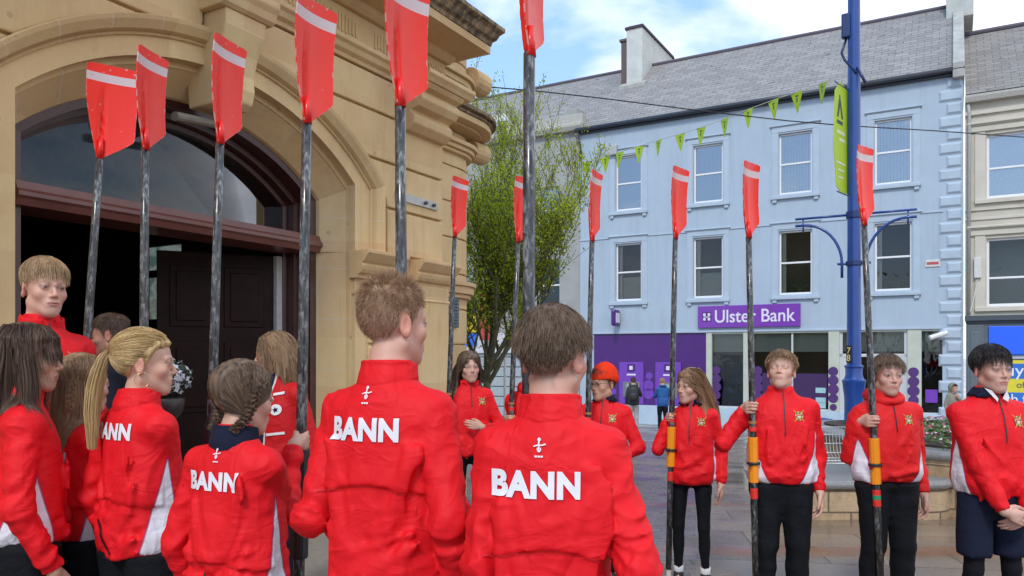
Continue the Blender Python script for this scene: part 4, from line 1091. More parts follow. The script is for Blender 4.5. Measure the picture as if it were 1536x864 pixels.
    Q=toh(hv.astype(np.float32)); x,y,z=Q[:,0],Q[:,1],Q[:,2]
    tint=np.tile(skin,(len(hv),1))
    def blend(m,c): 
        nonlocal tint
        m=np.clip(m,0,1)[:,None]; tint=tint*(1-m)+np.array(c,np.float32)*m
    g=lambda cx,cy,cz,r:np.exp(-(((np.abs(x)-cx)/r)**2+((y-cy)/r)**2+((z-cz)/r)**2))
    blend(.40*g(.042,-.055,-.030,.026),(skin*A(1.0,.62,.60)))
    blend(.45*np.exp(-((x/.014)**2+((y+.105)/.02)**2+((z+.032)/.016)**2)),skin*A(1.0,.62,.58))
    blend(.55*(np.abs(x)>.070)*(y>0)*(np.abs(z+.01)<.036),skin*A(1.0,.60,.55))
    lipw=.022*(1-np.clip(((z+.0655)/.013)**2,0,1))
    blend(.75*((np.abs(x)<lipw+.003)&(y<-.084)&(np.abs(z+.0655)<.0105)),sp.get('lips',(.46,.17,.15)))
    sm=sp.get('smile',.3)*.006*(x/.022)**2
    blend(.55*((np.abs(z+.0655-sm)<.0017)&(np.abs(x)<.022+.006*sp.get('smile',.3))&(y<-.075)),(.20,.06,.055))
    # eyebrows, lashes
    bz=.0225-.10*np.abs(np.abs(x)-.033)
    blend(.5*((np.abs(z-bz)<.0040)&(np.abs(np.abs(x)-.032)<.0175)&(y<-.04)),hairc*.8)
    eye=((((np.abs(x)-.0315)/.0135)**2+((z-.0005)/.0048)**2)<1)&(y<-.06)
    lash=((((np.abs(x)-.0315)/.0175)**2+((z-.0022)/.0085)**2)<1)&(y<-.055)&~eye
    blend(.65*lash*(z>-.001),(.10,.055,.045)); blend(.2*lash*(z<=-.001),skin*A(.7,.5,.45))
    shut=sp.get('eyes',1.0)
    if shut>.5:
        blend(1.0*eye,(.34,.29,.27)); blend(1.0*(eye&((((np.abs(x)-.0315)/.0064)**2+((z-.0006)/.0060)**2)<1)),(.045,.028,.02))
    # cropped hair shows as a tint of the scalp
    cv_=cover(Q,sp)
    blend(np.clip(cv_/.022+.1,0,1)*(sp.get('fade') or .9)*np.clip(.55+(z-sp.get('fadez',.0)+.05)/.10,0.25,1),hairc)
    if sp.get('stubble'): blend(.35*((z<-.035)&(y<.0)&(z>-.13))*1.0,(.10,.07,.06))
    addm(hv,hf,tint)
    # torso, arms and legs inside the clothes
    def core(P):
        d=ell(P,(0,.022*s,1.27*s),(.135*s,.085*s,.20*s)); d=smin(d,ell(P,(0,.02*s,.98*s),(.13*s,.085*s,.14*s)),.06*s)
        d=smin(d,cap(P,(0,.034*s,1.40*s),(0,.032*s,1.47*s),.052*s),.04)
        for k in 'RL':
            ar=arms[k]; d=smin(d,cap(P,ar['S']*.9+S((0,.02,1.39))*.1,ar['E'],.040*s,.034*s),.03*s); d=smin(d,cap(P,ar['E'],ar['W'],.033*s,.024*s),.01*s)
        for sg in (-1,1):
            a,b,c=J[sg]; d=smin(d,cap(P,a,b,.065*s,.040*s),.03*s); d=smin(d,cap(P,b,c,.040*s,.030*s),.02*s)
            d=smin(d,cap(P,c,c+np.array([0,-.11*s,-.045*s]),.026*s,.02*s),.02*s)
        return d
    lo=np.min(lim+[S((-.2,-.15,.0))],0)-.06; hi=np.max(lim+[S((.2,.15,1.5))],0)+.06
    v_,f_=surface(core,lo,hi,.019); addm(v_,f_,np.tile(skin,(len(v_),1)))
    for k in 'RL':
        ar=arms[k]; ch,pl=hand_chains(ar['pose'],ar['W'],ar['f'],ar['n'],ar['l'],s*(.92 if fem else 1.0))
        def hf_(P):
            d=None
            for a,b,r1,r2 in pl:
                q=cap(P,a,b,r1*.9,r2); d=q if d is None else smin(d,q,.010)
            u=norm(ar['W']-ar['E']); d=smin(d,cap(P,ar['W']-u*.07*s,ar['W'],.027*s,.023*s),.018)
            for i,(pts,rs) in enumerate(ch):
                q=None
                for j in range(len(pts)-1):
                    w=cap(P,pts[j],pts[j+1],rs[j],rs[j+1]); q=w if q is None else np.minimum(q,w)
                d=smin(d,q,.004 if i<4 else .007)
            return d
        allp=np.array([p for c_,_ in ch for p in c_]+[ar['W'],ar['W']-norm(ar['W']-ar['E'])*.07*s])
        v_,f_=surface(hf_,allp.min(0)-.03,allp.max(0)+.03,max(.0028,min(.0055,res*.75)))
        tn=np.tile(skin,(len(v_),1))
        tips=np.array([c_[-1] for c_,_ in ch]); dd=np.min(np.linalg.norm(v_[:,None]-tips[None],axis=2),1)
        kn=np.array([c_[q] for c_,_ in ch for q in (1,2)]); dk=np.min(np.linalg.norm(v_[:,None]-kn[None],axis=2),1)
        m=np.clip(.35*np.exp(-(dd/.014)**2)+.30*np.exp(-(dk/.013)**2),0,1)[:,None]; tn=tn*(1-m)+skin*A(1,.58,.52)*m
        addm(v_,f_,tn)
    bo=mesh_np('body',np.concatenate(VV),np.concatenate(FF),SKIN,root,colors={'tint':np.concatenate(TT)})
    # ------- things sewn or printed on the jacket
    def project(mb_obj_verts,sgn,offs=.0025,edge=True):
        out=[]
        for (x_,z_) in mb_obj_verts:
            hit=bv.ray_cast(Vector((x_,sgn*.6,z_)),Vector((0,-sgn,0)))
            if hit[0] is None: hit=(Vector((x_,sgn*.1,z_)),Vector((0,sgn,0)))
            nrm=hit[1]; 
            if nrm.y*sgn<0: nrm=-nrm
            out.append(hit[0]+nrm*offs+Vector((0,sgn*offs*.5,0)))
        return out
    def decal(bm_or_polys,name,mat,sgn,offs=.0025,parent=None):
        """bmesh whose x,y are (right as read, up) in metres relative to body; projected on"""
        bm=bm_or_polys
        co=project([(-sgn*v.co.x if sgn>0 else v.co.x,v.co.y) for v in bm.verts],sgn,offs)
        for v,c in zip(bm.verts,co): v.co=c
        me=bpy.data.meshes.new(name); bm.to_mesh(me); bm.free(); me.materials.append(mat)
        for p in me.polygons: p.use_smooth=True
        return link(bpy.data.objects.new(name,me),parent or jk)
    def grid_cut(bm,step):
        xs=[v.co.x for v in bm.verts]; ys=[v.co.y for v in bm.verts]
        x0=min(xs)+step*.5
        while x0<max(xs):
            bmesh.ops.bisect_plane(bm,geom=bm.verts[:]+bm.edges[:]+bm.faces[:],plane_co=(x0,0,0),plane_no=(1,0,0)); x0+=step
        y0=min(ys)+step*.5
        while y0<max(ys):
            bmesh.ops.bisect_plane(bm,geom=bm.verts[:]+bm.edges[:]+bm.faces[:],plane_co=(0,y0,0),plane_no=(0,1,0)); y0+=step
        return bm
    def poly_bm(polys,step=.012):
        bm=bmesh.new()
        for p in polys:
            bm.faces.new([bm.verts.new((a,b,0)) for a,b in p])
        return grid_cut(bm,step)
    def strip(pts,w):
        polys=[]
        for i in range(len(pts)-1):
            (a,b),(c,d)=pts[i],pts[i+1]; L=math.hypot(c-a,d-b)+1e-9; nx,ny=-(d-b)/L*w/2,(c-a)/L*w/2
            polys.append([(a+nx,b+ny),(a-nx,b-ny),(c-nx,d-ny),(c+nx,d+ny)])
        return poly_bm(polys,.02)
    bk=sp.get('back')
    if bk:
        if bk.get('text'):
            W_=bk.get('w',.25); zt=bk.get('z',1.205)*s; x0=bk.get('x',0)
            cu=bpy.data.curves.new('t','FONT'); cu.body='BANN'; cu.size=1; cu.offset=.05; cu.space_character=1.06; cu.resolution_u=6
            tmp=bpy.data.objects.new('t',cu); COL.objects.link(tmp); dg=bpy.context.evaluated_depsgraph_get()
            me=bpy.data.meshes.new_from_object(tmp.evaluated_get(dg)); bpy.data.objects.remove(tmp)
            bm=bmesh.new(); bm.from_mesh(me); bpy.data.meshes.remove(me)
            xs=[v.co.x for v in bm.verts]; ys=[v.co.y for v in bm.verts]; kx=W_/(max(xs)-min(xs)); ky=W_*.30/(max(ys)-min(ys)); mx_=(max(xs)+min(xs))/2
            for v in bm.verts: v.co=Vector(((v.co.x-mx_)*kx+x0,(v.co.y-min(ys))*ky+zt,0))
            bmesh.ops.remove_doubles(bm,verts=bm.verts,dist=1e-5)
            grid_cut(bm,.010); decal(bm,'lettering',PRINT,1,.003)
        if bk.get('logo'):
            zc=bk['logo']*s; k=.9*s; x0=bk.get('lx',bk.get('x',0))
            def seg(pts,w): return [(a*k+x0,b*k+zc) for a,b in pts],w*k
            polys=[]
            for pts,w in (([(-.016,.001),(-.006,.004),(0,.006),(.006,.004),(.018,.008)],.0035),([(0,.020),(-.001,.008),(0,-.012)],.004),([(-.004,.020),(0,.024),(.004,.020),(.0,.015),(-.004,.020)],.003),([(-.004,-.002),(-.005,-.009),(0,-.014),(.005,-.009),(.004,-.002)],.0028),([(-.012,-.026),(-.005,-.026)],.005),([(-.003,-.026),(.003,-.026)],.005),([(.005,-.026),(.011,-.026)],.005)):
                p,w=seg(pts,w)
                for i in range(len(p)-1):
                    (a,b),(c,d)=p[i],p[i+1]; L=math.hypot(c-a,d-b)+1e-9; nx,ny=-(d-b)/L*w/2,(c-a)/L*w/2; polys.append([(a+nx,b+ny),(a-nx,b-ny),(c-nx,d-ny),(c+nx,d+ny)])
            decal(poly_bm(polys,.02),'small_emblem',PRINT,1,.003)
        if sp.get('yoke'):
            pts=[]
            for i in range(15):
                xx=(-.165+.33*i/14)*s; zy=(sp['yoke']+.014*math.cos(xx/(.2*s)*3.1))*s; pts.append((xx,zy+.004*s))
            decal(strip(pts,.005*s),'seam_piping',DRED,1,.0035)
        for zp in bk.get('zips',[]):
            decal(strip([(a*s,b*s) for a,b in zp],.011*s),'pocket_zip',ZIP,1,.003)
    fr=sp.get('front')
    if fr:
        if fr.get('zip'):
            decal(strip([(0,1.475*s),(.002,1.40*s),(0,1.30*s),(.001,fr['zip']*s)],.008*s),'front_zip',ZIP,-1,.003)
        if fr.get('crest'):
            cx_,cz_=.088*s,1.325*s; k=s*1.0; YEL=plain('crest_gold',(.55,.40,.08),.5); GRN=plain('crest_green',(.06,.16,.06),.5); CRW=plain('crest_cream',(.60,.52,.38),.5)
            rg=[[( cx_+math.cos(a)*r*k,cz_+math.sin(a)*r*k*1.1) for a,r in ((2*math.pi*i/12,.026),(2*math.pi*(i+1)/12,.026),(2*math.pi*(i+1)/12,.017),(2*math.pi*i/12,.017))] for i in range(12)]
            e=decal(poly_bm(rg[::2],.02),'crest',GRN,-1,.0028); decal(poly_bm(rg[1::2],.02),'crest_leaf',YEL,-1,.0029,e)
            sh=[(cx_-.013*k,cz_+.013*k),(cx_-.012*k,cz_-.006*k),(cx_,cz_-.018*k),(cx_+.012*k,cz_-.006*k),(cx_+.013*k,cz_+.013*k)]
            decal(poly_bm([sh],.02),'crest_shield',CRW,-1,.003,e)
            decal(poly_bm([[(cx_-.012*k,cz_+.009*k),(cx_-.012*k,cz_+.002*k),(cx_+.012*k,cz_+.002*k),(cx_+.012*k,cz_+.009*k)]],.02),'crest_band',DRED,-1,.0036,e)
            polys=[]
            for sgx in (-1,1):
                a=(cx_-sgx*.030*k,cz_-.034*k); b=(cx_+sgx*.032*k,cz_+.036*k); w=.0022*k
                polys.append([(a[0]-w,a[1]),(a[0]+w,a[1]),(b[0]+w,b[1]),(b[0]-w,b[1])])
            decal(poly_bm(polys,.02),'crest_oars',YEL,-1,.0026,e)
    sp.update(HM=HM,HCn=HCn,hs=hs,root=root,toh=toh,headfn=headfn,jacket=jacket,s=s,arms=arms,jk=jk,bv=bv,decal=decal,strip=strip,poly_bm=poly_bm,zhem=zhem,res=res,torso=torso)
    hair(sp)
    return sp

# ---------------------------------------------------------------- hair
def cover(Q,sp):
    """how far inside the hairline a point of the head lies (head units)"""
    x,y,z=np.abs(Q[...,0]),Q[...,1],Q[...,2]; hl=sp.get('hairline',.058)
    nape=-.088 if sp.get('style') not in ('messy',) else -.070
    lim=np.interp(y,[-.075,-.045,-.030,-.014,-.006,.004,.030,.042,.060,.10],[hl,hl-.004,.036,.010,-.012,.018,.024,-.020,nape,nape-.005])
    c=z-lim+.006*perlin((Q*A(55,55,20)).astype(np.float32))
    ear=(x>.0755)&(z<.024)&(z>-.05)&(y>-.004)&(y<.045)
    return np.where(ear,-.05,c)
def ribbons(P,wid,rng,taper=.6):
    """P (N,K,3) strand points -> flat ribbons with a slight cross-fold"""
    N,K,_=P.shape; T=np.gradient(P,axis=1); T/=np.linalg.norm(T,axis=2)[...,None]+1e-9
    rd=rng.normal(size=(N,1,3)); B=np.cross(T,np.broadcast_to(rd,T.shape)); B/=np.linalg.norm(B,axis=2)[...,None]+1e-9
    w=wid*(1-taper*np.linspace(0,1,K)**2)[None,:,None]
    a=P-B*w/2; b=P+B*w/2
    V=np.stack([a,b],2).reshape(N,K*2,3)
    base=(np.arange(N)*K*2)[:,None,None]; k=np.arange(K-1)[None,:,None]*2
    F_=base+k+np.array([0,1,3,2])[None,None,:]
    return V.reshape(-1,3),F_.reshape(-1,4)
def hair(sp):
    st=sp.get('style','short'); rng=np.random.RandomState(int(sp.get('seed',1)*13)+5); HM,HCn,hs,s=sp['HM'],sp['HCn'],sp['hs'],sp['s']
    mat=HAIRS[sp['hair']]; root=sp['root']; Yd=sp['Y']; far=max(1.0,Yd/2.3)
    fw=lambda Q:(Q*hs)@HM.T+HCn            # head frame -> body frame
    th=lambda P:((P-HCn)@HM)/hs
    hsdf=lambda Q:head_sdf(Q.astype(np.float32),sp.get('fem',False),sp.get('thin',1.0))
    def grad(f,P,e=.002):
        g=np.stack([f(P+np.eye(3)[k]*e)-f(P-np.eye(3)[k]*e) for k in range(3)],-1)/(2*e); return g/(np.linalg.norm(g,axis=-1)[:,None]+1e-9)
    def roots(N,mask):
        out=[]; tot=0
        while tot<N:
            d=rng.normal(size=(N*2,3)); d/=np.linalg.norm(d,axis=1)[:,None]; Q=np.array([0,.015,.03])+d*np.array([.075,.092,.088])
            for _ in range(2):
                Q=Q-grad(hsdf,Q)*hsdf(Q)[:,None]
            Q=Q[mask(Q)]; out.append(Q); tot+=len(Q)
            if tot==0: break
        return np.concatenate(out)[:N]
    hlf=sp.get('hairline',.052)
    def mask_full(Q): return cover(Q,sp)>0
    def mask_old(Q):
        x,y,z=np.abs(Q[:,0]),Q[:,1],Q[:,2]
        front=z>np.where(y<-.02,hlf+.0*x,0)-.10*np.clip(y+.06,0,1)
        m=np.where(y<-.015,z>hlf-np.clip(x-.045,0,1)*1.2,np.where(y<.015,z>.0-(y+.015)*.3,z>-.075+.3*np.clip(x-.05,0,1)))
        return m&~((x>.071)&(z<.022)&(z>-.05)&(y<.035))
    W0=.0009*far**.75
    def emit(PS,name,parent,w=W0,taper=.6,shade=None):
        v,f=ribbons(PS,w,rng,taper); N,K=PS.shape[:2]
        sh=rng.beta(2,2,size=N) if shade is None else shade
        cl=perlin((PS[:,0]*22).astype(np.float32)+5)
        sh=np.clip(sh*.6+.32+cl*.6-.1,0,1); sh=np.repeat(sh,K*2)+np.tile(np.repeat(np.linspace(-.12,.16,K),2),N)
        return mesh_np(name,v,f,mat,parent,smooth=True,attrs={'shade':np.clip(sh,0,1)})
    def cap_mesh(thick,mask_z,name='hair',extra=None,rough=.006):
        """close-fitting shell of hair under the strands"""
        def fn(P):
            Q=th(P).astype(np.float32); d=hsdf(Q)-thick(Q)-rough*perlin(Q*A(60,60,18))*1.0
            return np.maximum(d,mask_z(Q))*hs if extra is None else smin(np.maximum(d,mask_z(Q))*hs,extra(P),.01)
        lo=HCn-.16*hs; hi=HCn+.17*hs
        if extra is not None: lo=lo-np.array([.05,.05,.35]); 
        v,f=surface(fn,lo,hi,max(.0045,sp['res']*.8))
        sh=np.clip(.32+.9*perlin((v*A(70,70,14)).astype(np.float32)),0,1)
        return mesh_np(name,v,f,mat,root,attrs={'shade':sh})
    def grow(Q,d0,L,K,guide,coll=.003,stiff=.5,jac=False):
        """integrate strands in body frame"""
        P=fw(Q); D=d0@HM.T; D/=np.linalg.norm(D,axis=1)[:,None]+1e-9; pts=[P]; seg=(L/(K-1))[:,None]*hs if hasattr(L,'__len__') else L/(K-1)*hs
        for k in range(K-1):
            g=guide(th(P),P,k/(K-1)); D=D*stiff+g*(1-stiff); D/=np.linalg.norm(D,axis=1)[:,None]+1e-9
            P=P+D*seg
            Qh=th(P); d=hsdf(Qh); cl_=coll(Qh.astype(np.float32)) if callable(coll) else coll+0*d
            if k<1 and callable(coll): cl_=cl_*.6
            m=d<cl_
            if m.any():
                gr=grad(hsdf,Qh[m]); P[m]+=((gr*(cl_[m]-d[m])[:,None])*hs)@HM.T
            if jac:
                fj=lambda X:sp['jacket'](X.astype(np.float32))
                d=fj(P); m=d<.006
                if m.any():
                    gr=grad(fj,P[m],.004); P[m]+=gr*(.006-d[m])[:,None]
            pts.append(P.copy())
        return np.stack(pts,1)
    x_,y_=0,1
    if st in('short','crop','fringe','messy','curtain','curly'):
        n=int({'short':5200,'crop':5200,'fringe':5200,'curly':5200,'messy':5200,'curtain':5200}[st]/far**.9*1.35)+1200
        top={'short':.030,'crop':.028,'fringe':.034,'messy':.027,'curtain':.033,'curly':.036}[st]; 
        fadez=sp.get('fadez',.035)     # below this height the sides are clipped short
        def thick(Q):
            z=Q[...,2]; cc=cover(Q,sp); pr=top*.36*np.clip((z-fadez)/.055,0,1)**1.3+.0022*np.clip((z-fadez+.05)/.05,0,1)
            return pr*np.clip(cc/.022,0,1)-.004*(1-np.clip(cc/.010,0,1))-.0035*(1-np.clip((z-fadez+.05)/.05,0,1))
        def mz(Q): return -cover(Q,sp)-.004
        c=cap_mesh(thick,mz)
        Q=roots(n,mask_full); nr=grad(hsdf,Q); jit=rng.rand(len(Q))
        z=Q[:,2]; tf=np.clip((z-fadez)/.055,0,1)**1.2
        L=(.008+.006*np.clip((z+.05)/.06,0,1)+(top*1.25-.012)*tf)*rng.uniform(.55,1.2,len(Q))
        crown=np.array([0.01,.055,.11]); away=Q-crown; away/=np.linalg.norm(away,axis=1)[:,None]+1e-9
        cln=(perlin((Q*45).astype(np.float32)),perlin((Q*45+7).astype(np.float32)),perlin((Q*45+13).astype(np.float32)))
        cl=np.stack(cln,1)
        if st=='messy': d0=nr*1.1+away*.35+cl*1.9+np.array([.25,-.15,.25]); gd=np.array([.1,-.1,-.1]); stiff=.85
        elif st=='short': d0=nr*.42+away*1.0+cl*.6; gd=np.array([0,.1,-.9]); stiff=.72
        elif st=='curly': d0=nr*.8+away*.5+cl*1.5; gd=np.array([0,-.4,-.8]); stiff=.6
        elif st=='crop': d0=nr*.6+away*.9+cl*1.1; gd=np.array([0,-.35,-.6]); stiff=.75
        else:
            d0=nr*.30+away*1.0+cl*.8; gd=np.array([0,-.2,-1.3]); stiff=.58
            ft_=(Q[:,1]<-.0)&(z>.05); d0[ft_]+=np.array([0,-.9,.1]); L=L*np.where(ft_,1.25,1)
        d0+=rng.normal(size=d0.shape)*.22; low=(1-tf)[:,None]; d0=d0*(1-low)+(nr*.35+np.array([0,.25,-1.])+rng.normal(size=d0.shape)*.15)*low
        gdb=HM@gd
        PS=grow(Q,d0,L,6,lambda q,P,t:gdb+np.zeros_like(P)+(2.2 if st=='curly' else .9)*perlin((q*70).astype(np.float32)+3)[:,None]*np.array([.5,.5,.2]),lambda q:np.maximum(thick(q),0)+.0015+.0035*np.clip((q[:,2]-fadez)/.05,0,1)*jit,stiff)
        emit(PS,'hair_strands',c)
    else:
        tie=sp.get('tie',None)
        # long hair: shell over the skull, flowing strands
        def thick(Q): return (.004+.010*np.clip((Q[...,2]+.02)/.08,0,1))*np.clip(cover(Q,sp)/.02,0,1)-.004*(1-np.clip(cover(Q,sp)/.01,0,1))*(st not in('long','bob'))
        def mz(Q):
            x,y,z=np.abs(Q[...,0]),Q[...,1],Q[...,2]
            return -cover(Q,sp)-.002 if st not in('long','bob') else (np.interp(y,[-.07,-.04,-.018,.0],[hlf+.006,.02,-.05,-.12])-z)
            if st in('long','bob'): lim=np.interp(y,[-.07,-.04,-.018,.0],[hlf+.006,.02,-.05,-.12])
            return lim-z
        if False:
            def ex(P):
                Q=th(P).astype(np.float32); y=Q[...,1]; 
                sh_=np.abs(np.sqrt((Q[...,0]/.098)**2+((y-.022)/.112)**2)-1)*.09-.014
                return np.maximum(np.maximum(sh_,np.abs(Q[...,2]+.045)-.075),-(y+.03))*hs
            c=cap_mesh(thick,mz,extra=ex)
        else: c=cap_mesh(thick,mz)
        n=int((6500 if st!='long' else 8000)/far**.9*1.3)+1600
        ears=(lambda Q:mask_full(Q)) if st in('pony','braids','updo') else (lambda Q:mask_full(Q)|((np.abs(Q[:,0])>.06)&(Q[:,1]>-.02)&(Q[:,2]>-.03)))
        Q=roots(n,ears); nr=grad(hsdf,Q)
        if st in('long','bob'):
            part=sp.get('part',0.0); sd=np.sign(Q[:,0]-part+rng.normal(size=len(Q))*.004)
            Ltot=sp.get('L',.48) if st=='long' else .205
            L=Ltot*rng.uniform(.72,1.05,len(Q))*(1-.25*np.clip((-Q[:,2])/.08,0,1))
            back=Q[:,1]>.03
            d0=nr*.35+np.stack([sd*.9*(~back)+.4*Q[:,0]/.07,np.where(back,.8,.35),np.where(back,-.1,-.25)],1)
            if sp.get('bangs'):
                bm_=(Q[:,1]<-.015)&(np.abs(Q[:,0])<.055)&(Q[:,2]>.05); d0[bm_]=nr[bm_]*.5+np.array([0,-1.,-.4]); L[bm_]=.085*rng.uniform(.8,1.1,bm_.sum())
            sw_=sp.get('swept',0)
            if sw_: d0=d0+np.array([0,sw_,0])
            dn=np.array([0,0,-1.])
            side=np.where(sp.get('front_split',0)>0,(rng.rand(len(Q))<sp.get('front_split',0)),False)
            wv=sp.get('wave',.25)
            def gd(q,P,t):
                g=np.zeros_like(P)+dn
                if t<.4:
                    # keep hair off the face
                    onface=(q[:,1]<.005)&(np.abs(q[:,0])<.080)&(q[:,2]<.05)
                    if sp.get('bangs'): onface&=~bm_
                    add=np.zeros_like(q); add[:,0]=np.sign(q[:,0]+1e-4)*.7*onface; add[:,1]=.9*onface; g=g+add@HM.T
                if sw_ and t<.55: g=g+HM@np.array([0,sw_*1.1,0])
                w=perlin((P*A(16,16,7)).astype(np.float32)+2); w2=perlin((P*A(16,16,7)).astype(np.float32)+31)
                g[:,0]+=w*wv*2; g[:,1]+=w2*wv*2
                if t>.35 and sp.get('drift') is not None: g+=np.array(sp['drift'])
                return g
            K=12 if st=='long' else 8
            jl=rng.rand(len(Q)); PS=grow(Q,d0,L,K,gd,lambda q:np.maximum(thick(q),.004)+.002+.004*jl,.35,jac=(st=='long'))
            emit(PS,'hair_strands',c,W0*1.35,.35)
        elif st=='pony':
            T=np.array(sp.get('tie',(0,.115,.02)))
            def gd(q,P,t):
                g=(T-q); g/=np.linalg.norm(g,axis=1)[:,None]+1e-9; return g@HM.T
            L=np.linalg.norm(T-Q,axis=1)*1.15
            d0=T-Q; d0/=np.linalg.norm(d0,axis=1)[:,None]; d0+=nr*.25
            jl=rng.rand(len(Q)); PS=grow(Q,d0,L,8,gd,lambda q:np.maximum(thick(q),0)+.0015+.003*jl,.25); emit(PS,'hair_strands',c,W0*1.5,.1)
            # elastic
            m=MB(); Tb=fw(T[None]*1.0)[0]; m.tube([Tb+HM@np.array([0,-.010,.004]),Tb+HM@np.array([0,.014,-.006])],[.024,.022],14); m.build('hair_tie',plain('hair_tie_dark',(.03,.015,.015),.6),c,smooth=True)
            N=int(4800/far**.9); r_=rng.normal(size=(N,3))*.35; r_/=np.maximum(1,np.linalg.norm(r_,axis=1))[:,None]
            Lt=sp.get('L',.30); K=11; tt=np.linspace(0,1,K)[None,:,None]
            ctr=np.stack([0*tt[...,0],.012+.055*np.sin(np.clip(tt[...,0]*2.2,0,1.57)),.008-(tt[...,0]**1.25)*Lt+.012*np.sin(tt[...,0]*6)*(1-tt[...,0])],-1)
            rad=(.020+.024*np.sin(np.clip(tt*2.4,0,2.5)))*(1-.45*tt**2)
            dft=np.array(sp.get('tail_dir',(0,0,0)))
            PSb=Tb+( (ctr*np.array([1,1,1]))+r_[:,None,:]*rad*np.array([1.15,.8,.4])+dft*tt**1.3)@np.array(Matrix.Rotation(R(sp.get('head',(0,0,0))[0]),3,'Z')).T
            fj=lambda X:sp['jacket'](X.astype(np.float32))
            X=PSb.reshape(-1,3); d=fj(X); m_=d<.008
            if m_.any(): X[m_]+=grad(fj,X[m_],.004)*(.008-d[m_])[:,None]
            PSb=X.reshape(N,K,3)+rng.normal(size=(N,K,3))*.0008
            # solid heart of the tail
            m=MB(); cp=Tb+(ctr[0]+dft*tt[0]**1.3)@np.array(Matrix.Rotation(R(sp.get('head',(0,0,0))[0]),3,'Z')).T
            cp=cp[:-1]; m.tube([tuple(p) for p in cp],[float(x) for x in (rad[0,:-1,0]*.72)],14,flat=.75); o=m.build('ponytail',mat,c,smooth=True)
            a_=o.data.attributes.new('shade','FLOAT','POINT'); a_.data.foreach_set('value',np.clip(.35+perlin(np.array([v.co for v in o.data.vertices],np.float32)*A(60,60,9)),0,1).astype(np.float32))
            emit(PSb,'tail_strands',o,W0*1.5,.3)
        elif st in('braids','updo'):
            # hair drawn back from a centre parting into braids
            sd=np.where(Q[:,0]>=0,1,-1)
            K=8
            if st=='updo': T=lambda sg:np.stack([sg*.075,np.full(len(sg),.035),np.full(len(sg),-.055)],1)
            else: T=lambda sg:np.stack([sg*.066,np.full(len(sg),.060),np.full(len(sg),-.03)],1)
            tg=T(sd.astype(float))
            def gd(q,P,t):
                g=tg-q; g/=np.linalg.norm(g,axis=1)[:,None]+1e-9; return g@HM.T
            d0=tg-Q; L=np.linalg.norm(d0,axis=1)*1.1; d0/=np.linalg.norm(d0,axis=1)[:,None]+1e-9; d0+=nr*.2
            keep=np.abs(Q[:,0])>.0022; jl=rng.rand(len(Q)); PS=grow(Q,d0,L,K,gd,lambda q:np.maximum(thick(q),0)+.0015+.003*jl,.3); emit(PS[keep],'hair_strands',c,W0*1.5,.1)
            def braid(path,r,name,nseg=11):
                path=np.array(path,float); 
                tt=np.linspace(0,1,len(path)); ts=np.linspace(0,1,nseg*6); C=np.stack([np.interp(ts,tt,path[:,k]) for k in range(3)],1)
                Tn=np.gradient(C,axis=0); Tn/=np.linalg.norm(Tn,axis=1)[:,None]; out=np.array(C-np.array([0,.015,0])); out=norm(out.mean(0)); 
                Nn=out-(Tn@out)[:,None]*Tn; Nn/=np.linalg.norm(Nn,axis=1)[:,None]; Bn=np.cross(Tn,Nn)
                PSs=[]
                for ph in range(3):
                    w=2*np.pi*(ts*nseg/3+ph/3); ax=C+Bn*(np.sin(w)*r*.75)[:,None]+Nn*(np.sin(2*w)*r*.38)[:,None]
                    nn=90 if Yd<4 else 40; rr=rng.normal(size=(nn,1,2))*r*.30
                    PSs.append(ax[None]+Bn[None]*rr[...,:1]+Nn[None]*rr[...,1:])
                P_=np.concatenate(PSs); P_=P_[:,::2]; P_=fw(P_.reshape(-1,3)).reshape(P_.shape)
                emit(P_,name,c,W0*1.6,.1)
            if st=='updo':
                for sg in (-1,1):
                    braid([(sg*.030,-.045,.098),(sg*.055,-.03,.080),(sg*.077,-.005,.055),(sg*.086,.018,.020),(sg*.088,.028,-.018),(sg*.080,.035,-.055),(sg*.070,.045,-.085)],.0155,'braid',15)
                    braid([(sg*.070,.045,-.080),(sg*.062,.060,-.098),(sg*.058,.07,-.115)],.012,'braid',6)
            else:
                for sg in (-1,1):
                    braid([(sg*.028,-.03,.108),(sg*.045,.0,.108),(sg*.058,.035,.092),(sg*.066,.065,.055),(sg*.062,.088,.01),(sg*.058,.092,-.05),(sg*.055,.095,-.11)],.011,'braid',16)
                Ln=sp.get('L',.36); Q2=roots(int(4200/far**.9),lambda Q:(Q[:,1]>.02)&(Q[:,2]>-.075)&(Q[:,2]<.1)); nr2=grad(hsdf,Q2)
                d0=nr2*.3+np.array([0,.4,-1.]); L2=Ln*rng.uniform(.75,1.05,len(Q2))+ (Q2[:,2]*.9)
                def gd2(q,P,t):
                    g=np.zeros_like(P)+np.array([0,0,-1.]); w=perlin((P*A(14,14,6)).astype(np.float32)); g[:,0]+=w*.5; 
                    if t>.3 and sp.get('drift') is not None: g+=np.array(sp['drift'])
                    return g
                PS=grow(Q2,d0,L2,13,gd2,.010,.35,jac=True); emit(PS,'loose_hair',c,W0*1.6,.35)
def loc(px,Y,dz=0): return ((px-768)/F*Y,Y,ground_z(Y)+dz)
def Hof(py,Y,dz=0): return CH+(HY-py)/F*Y-ground_z(Y)-dz
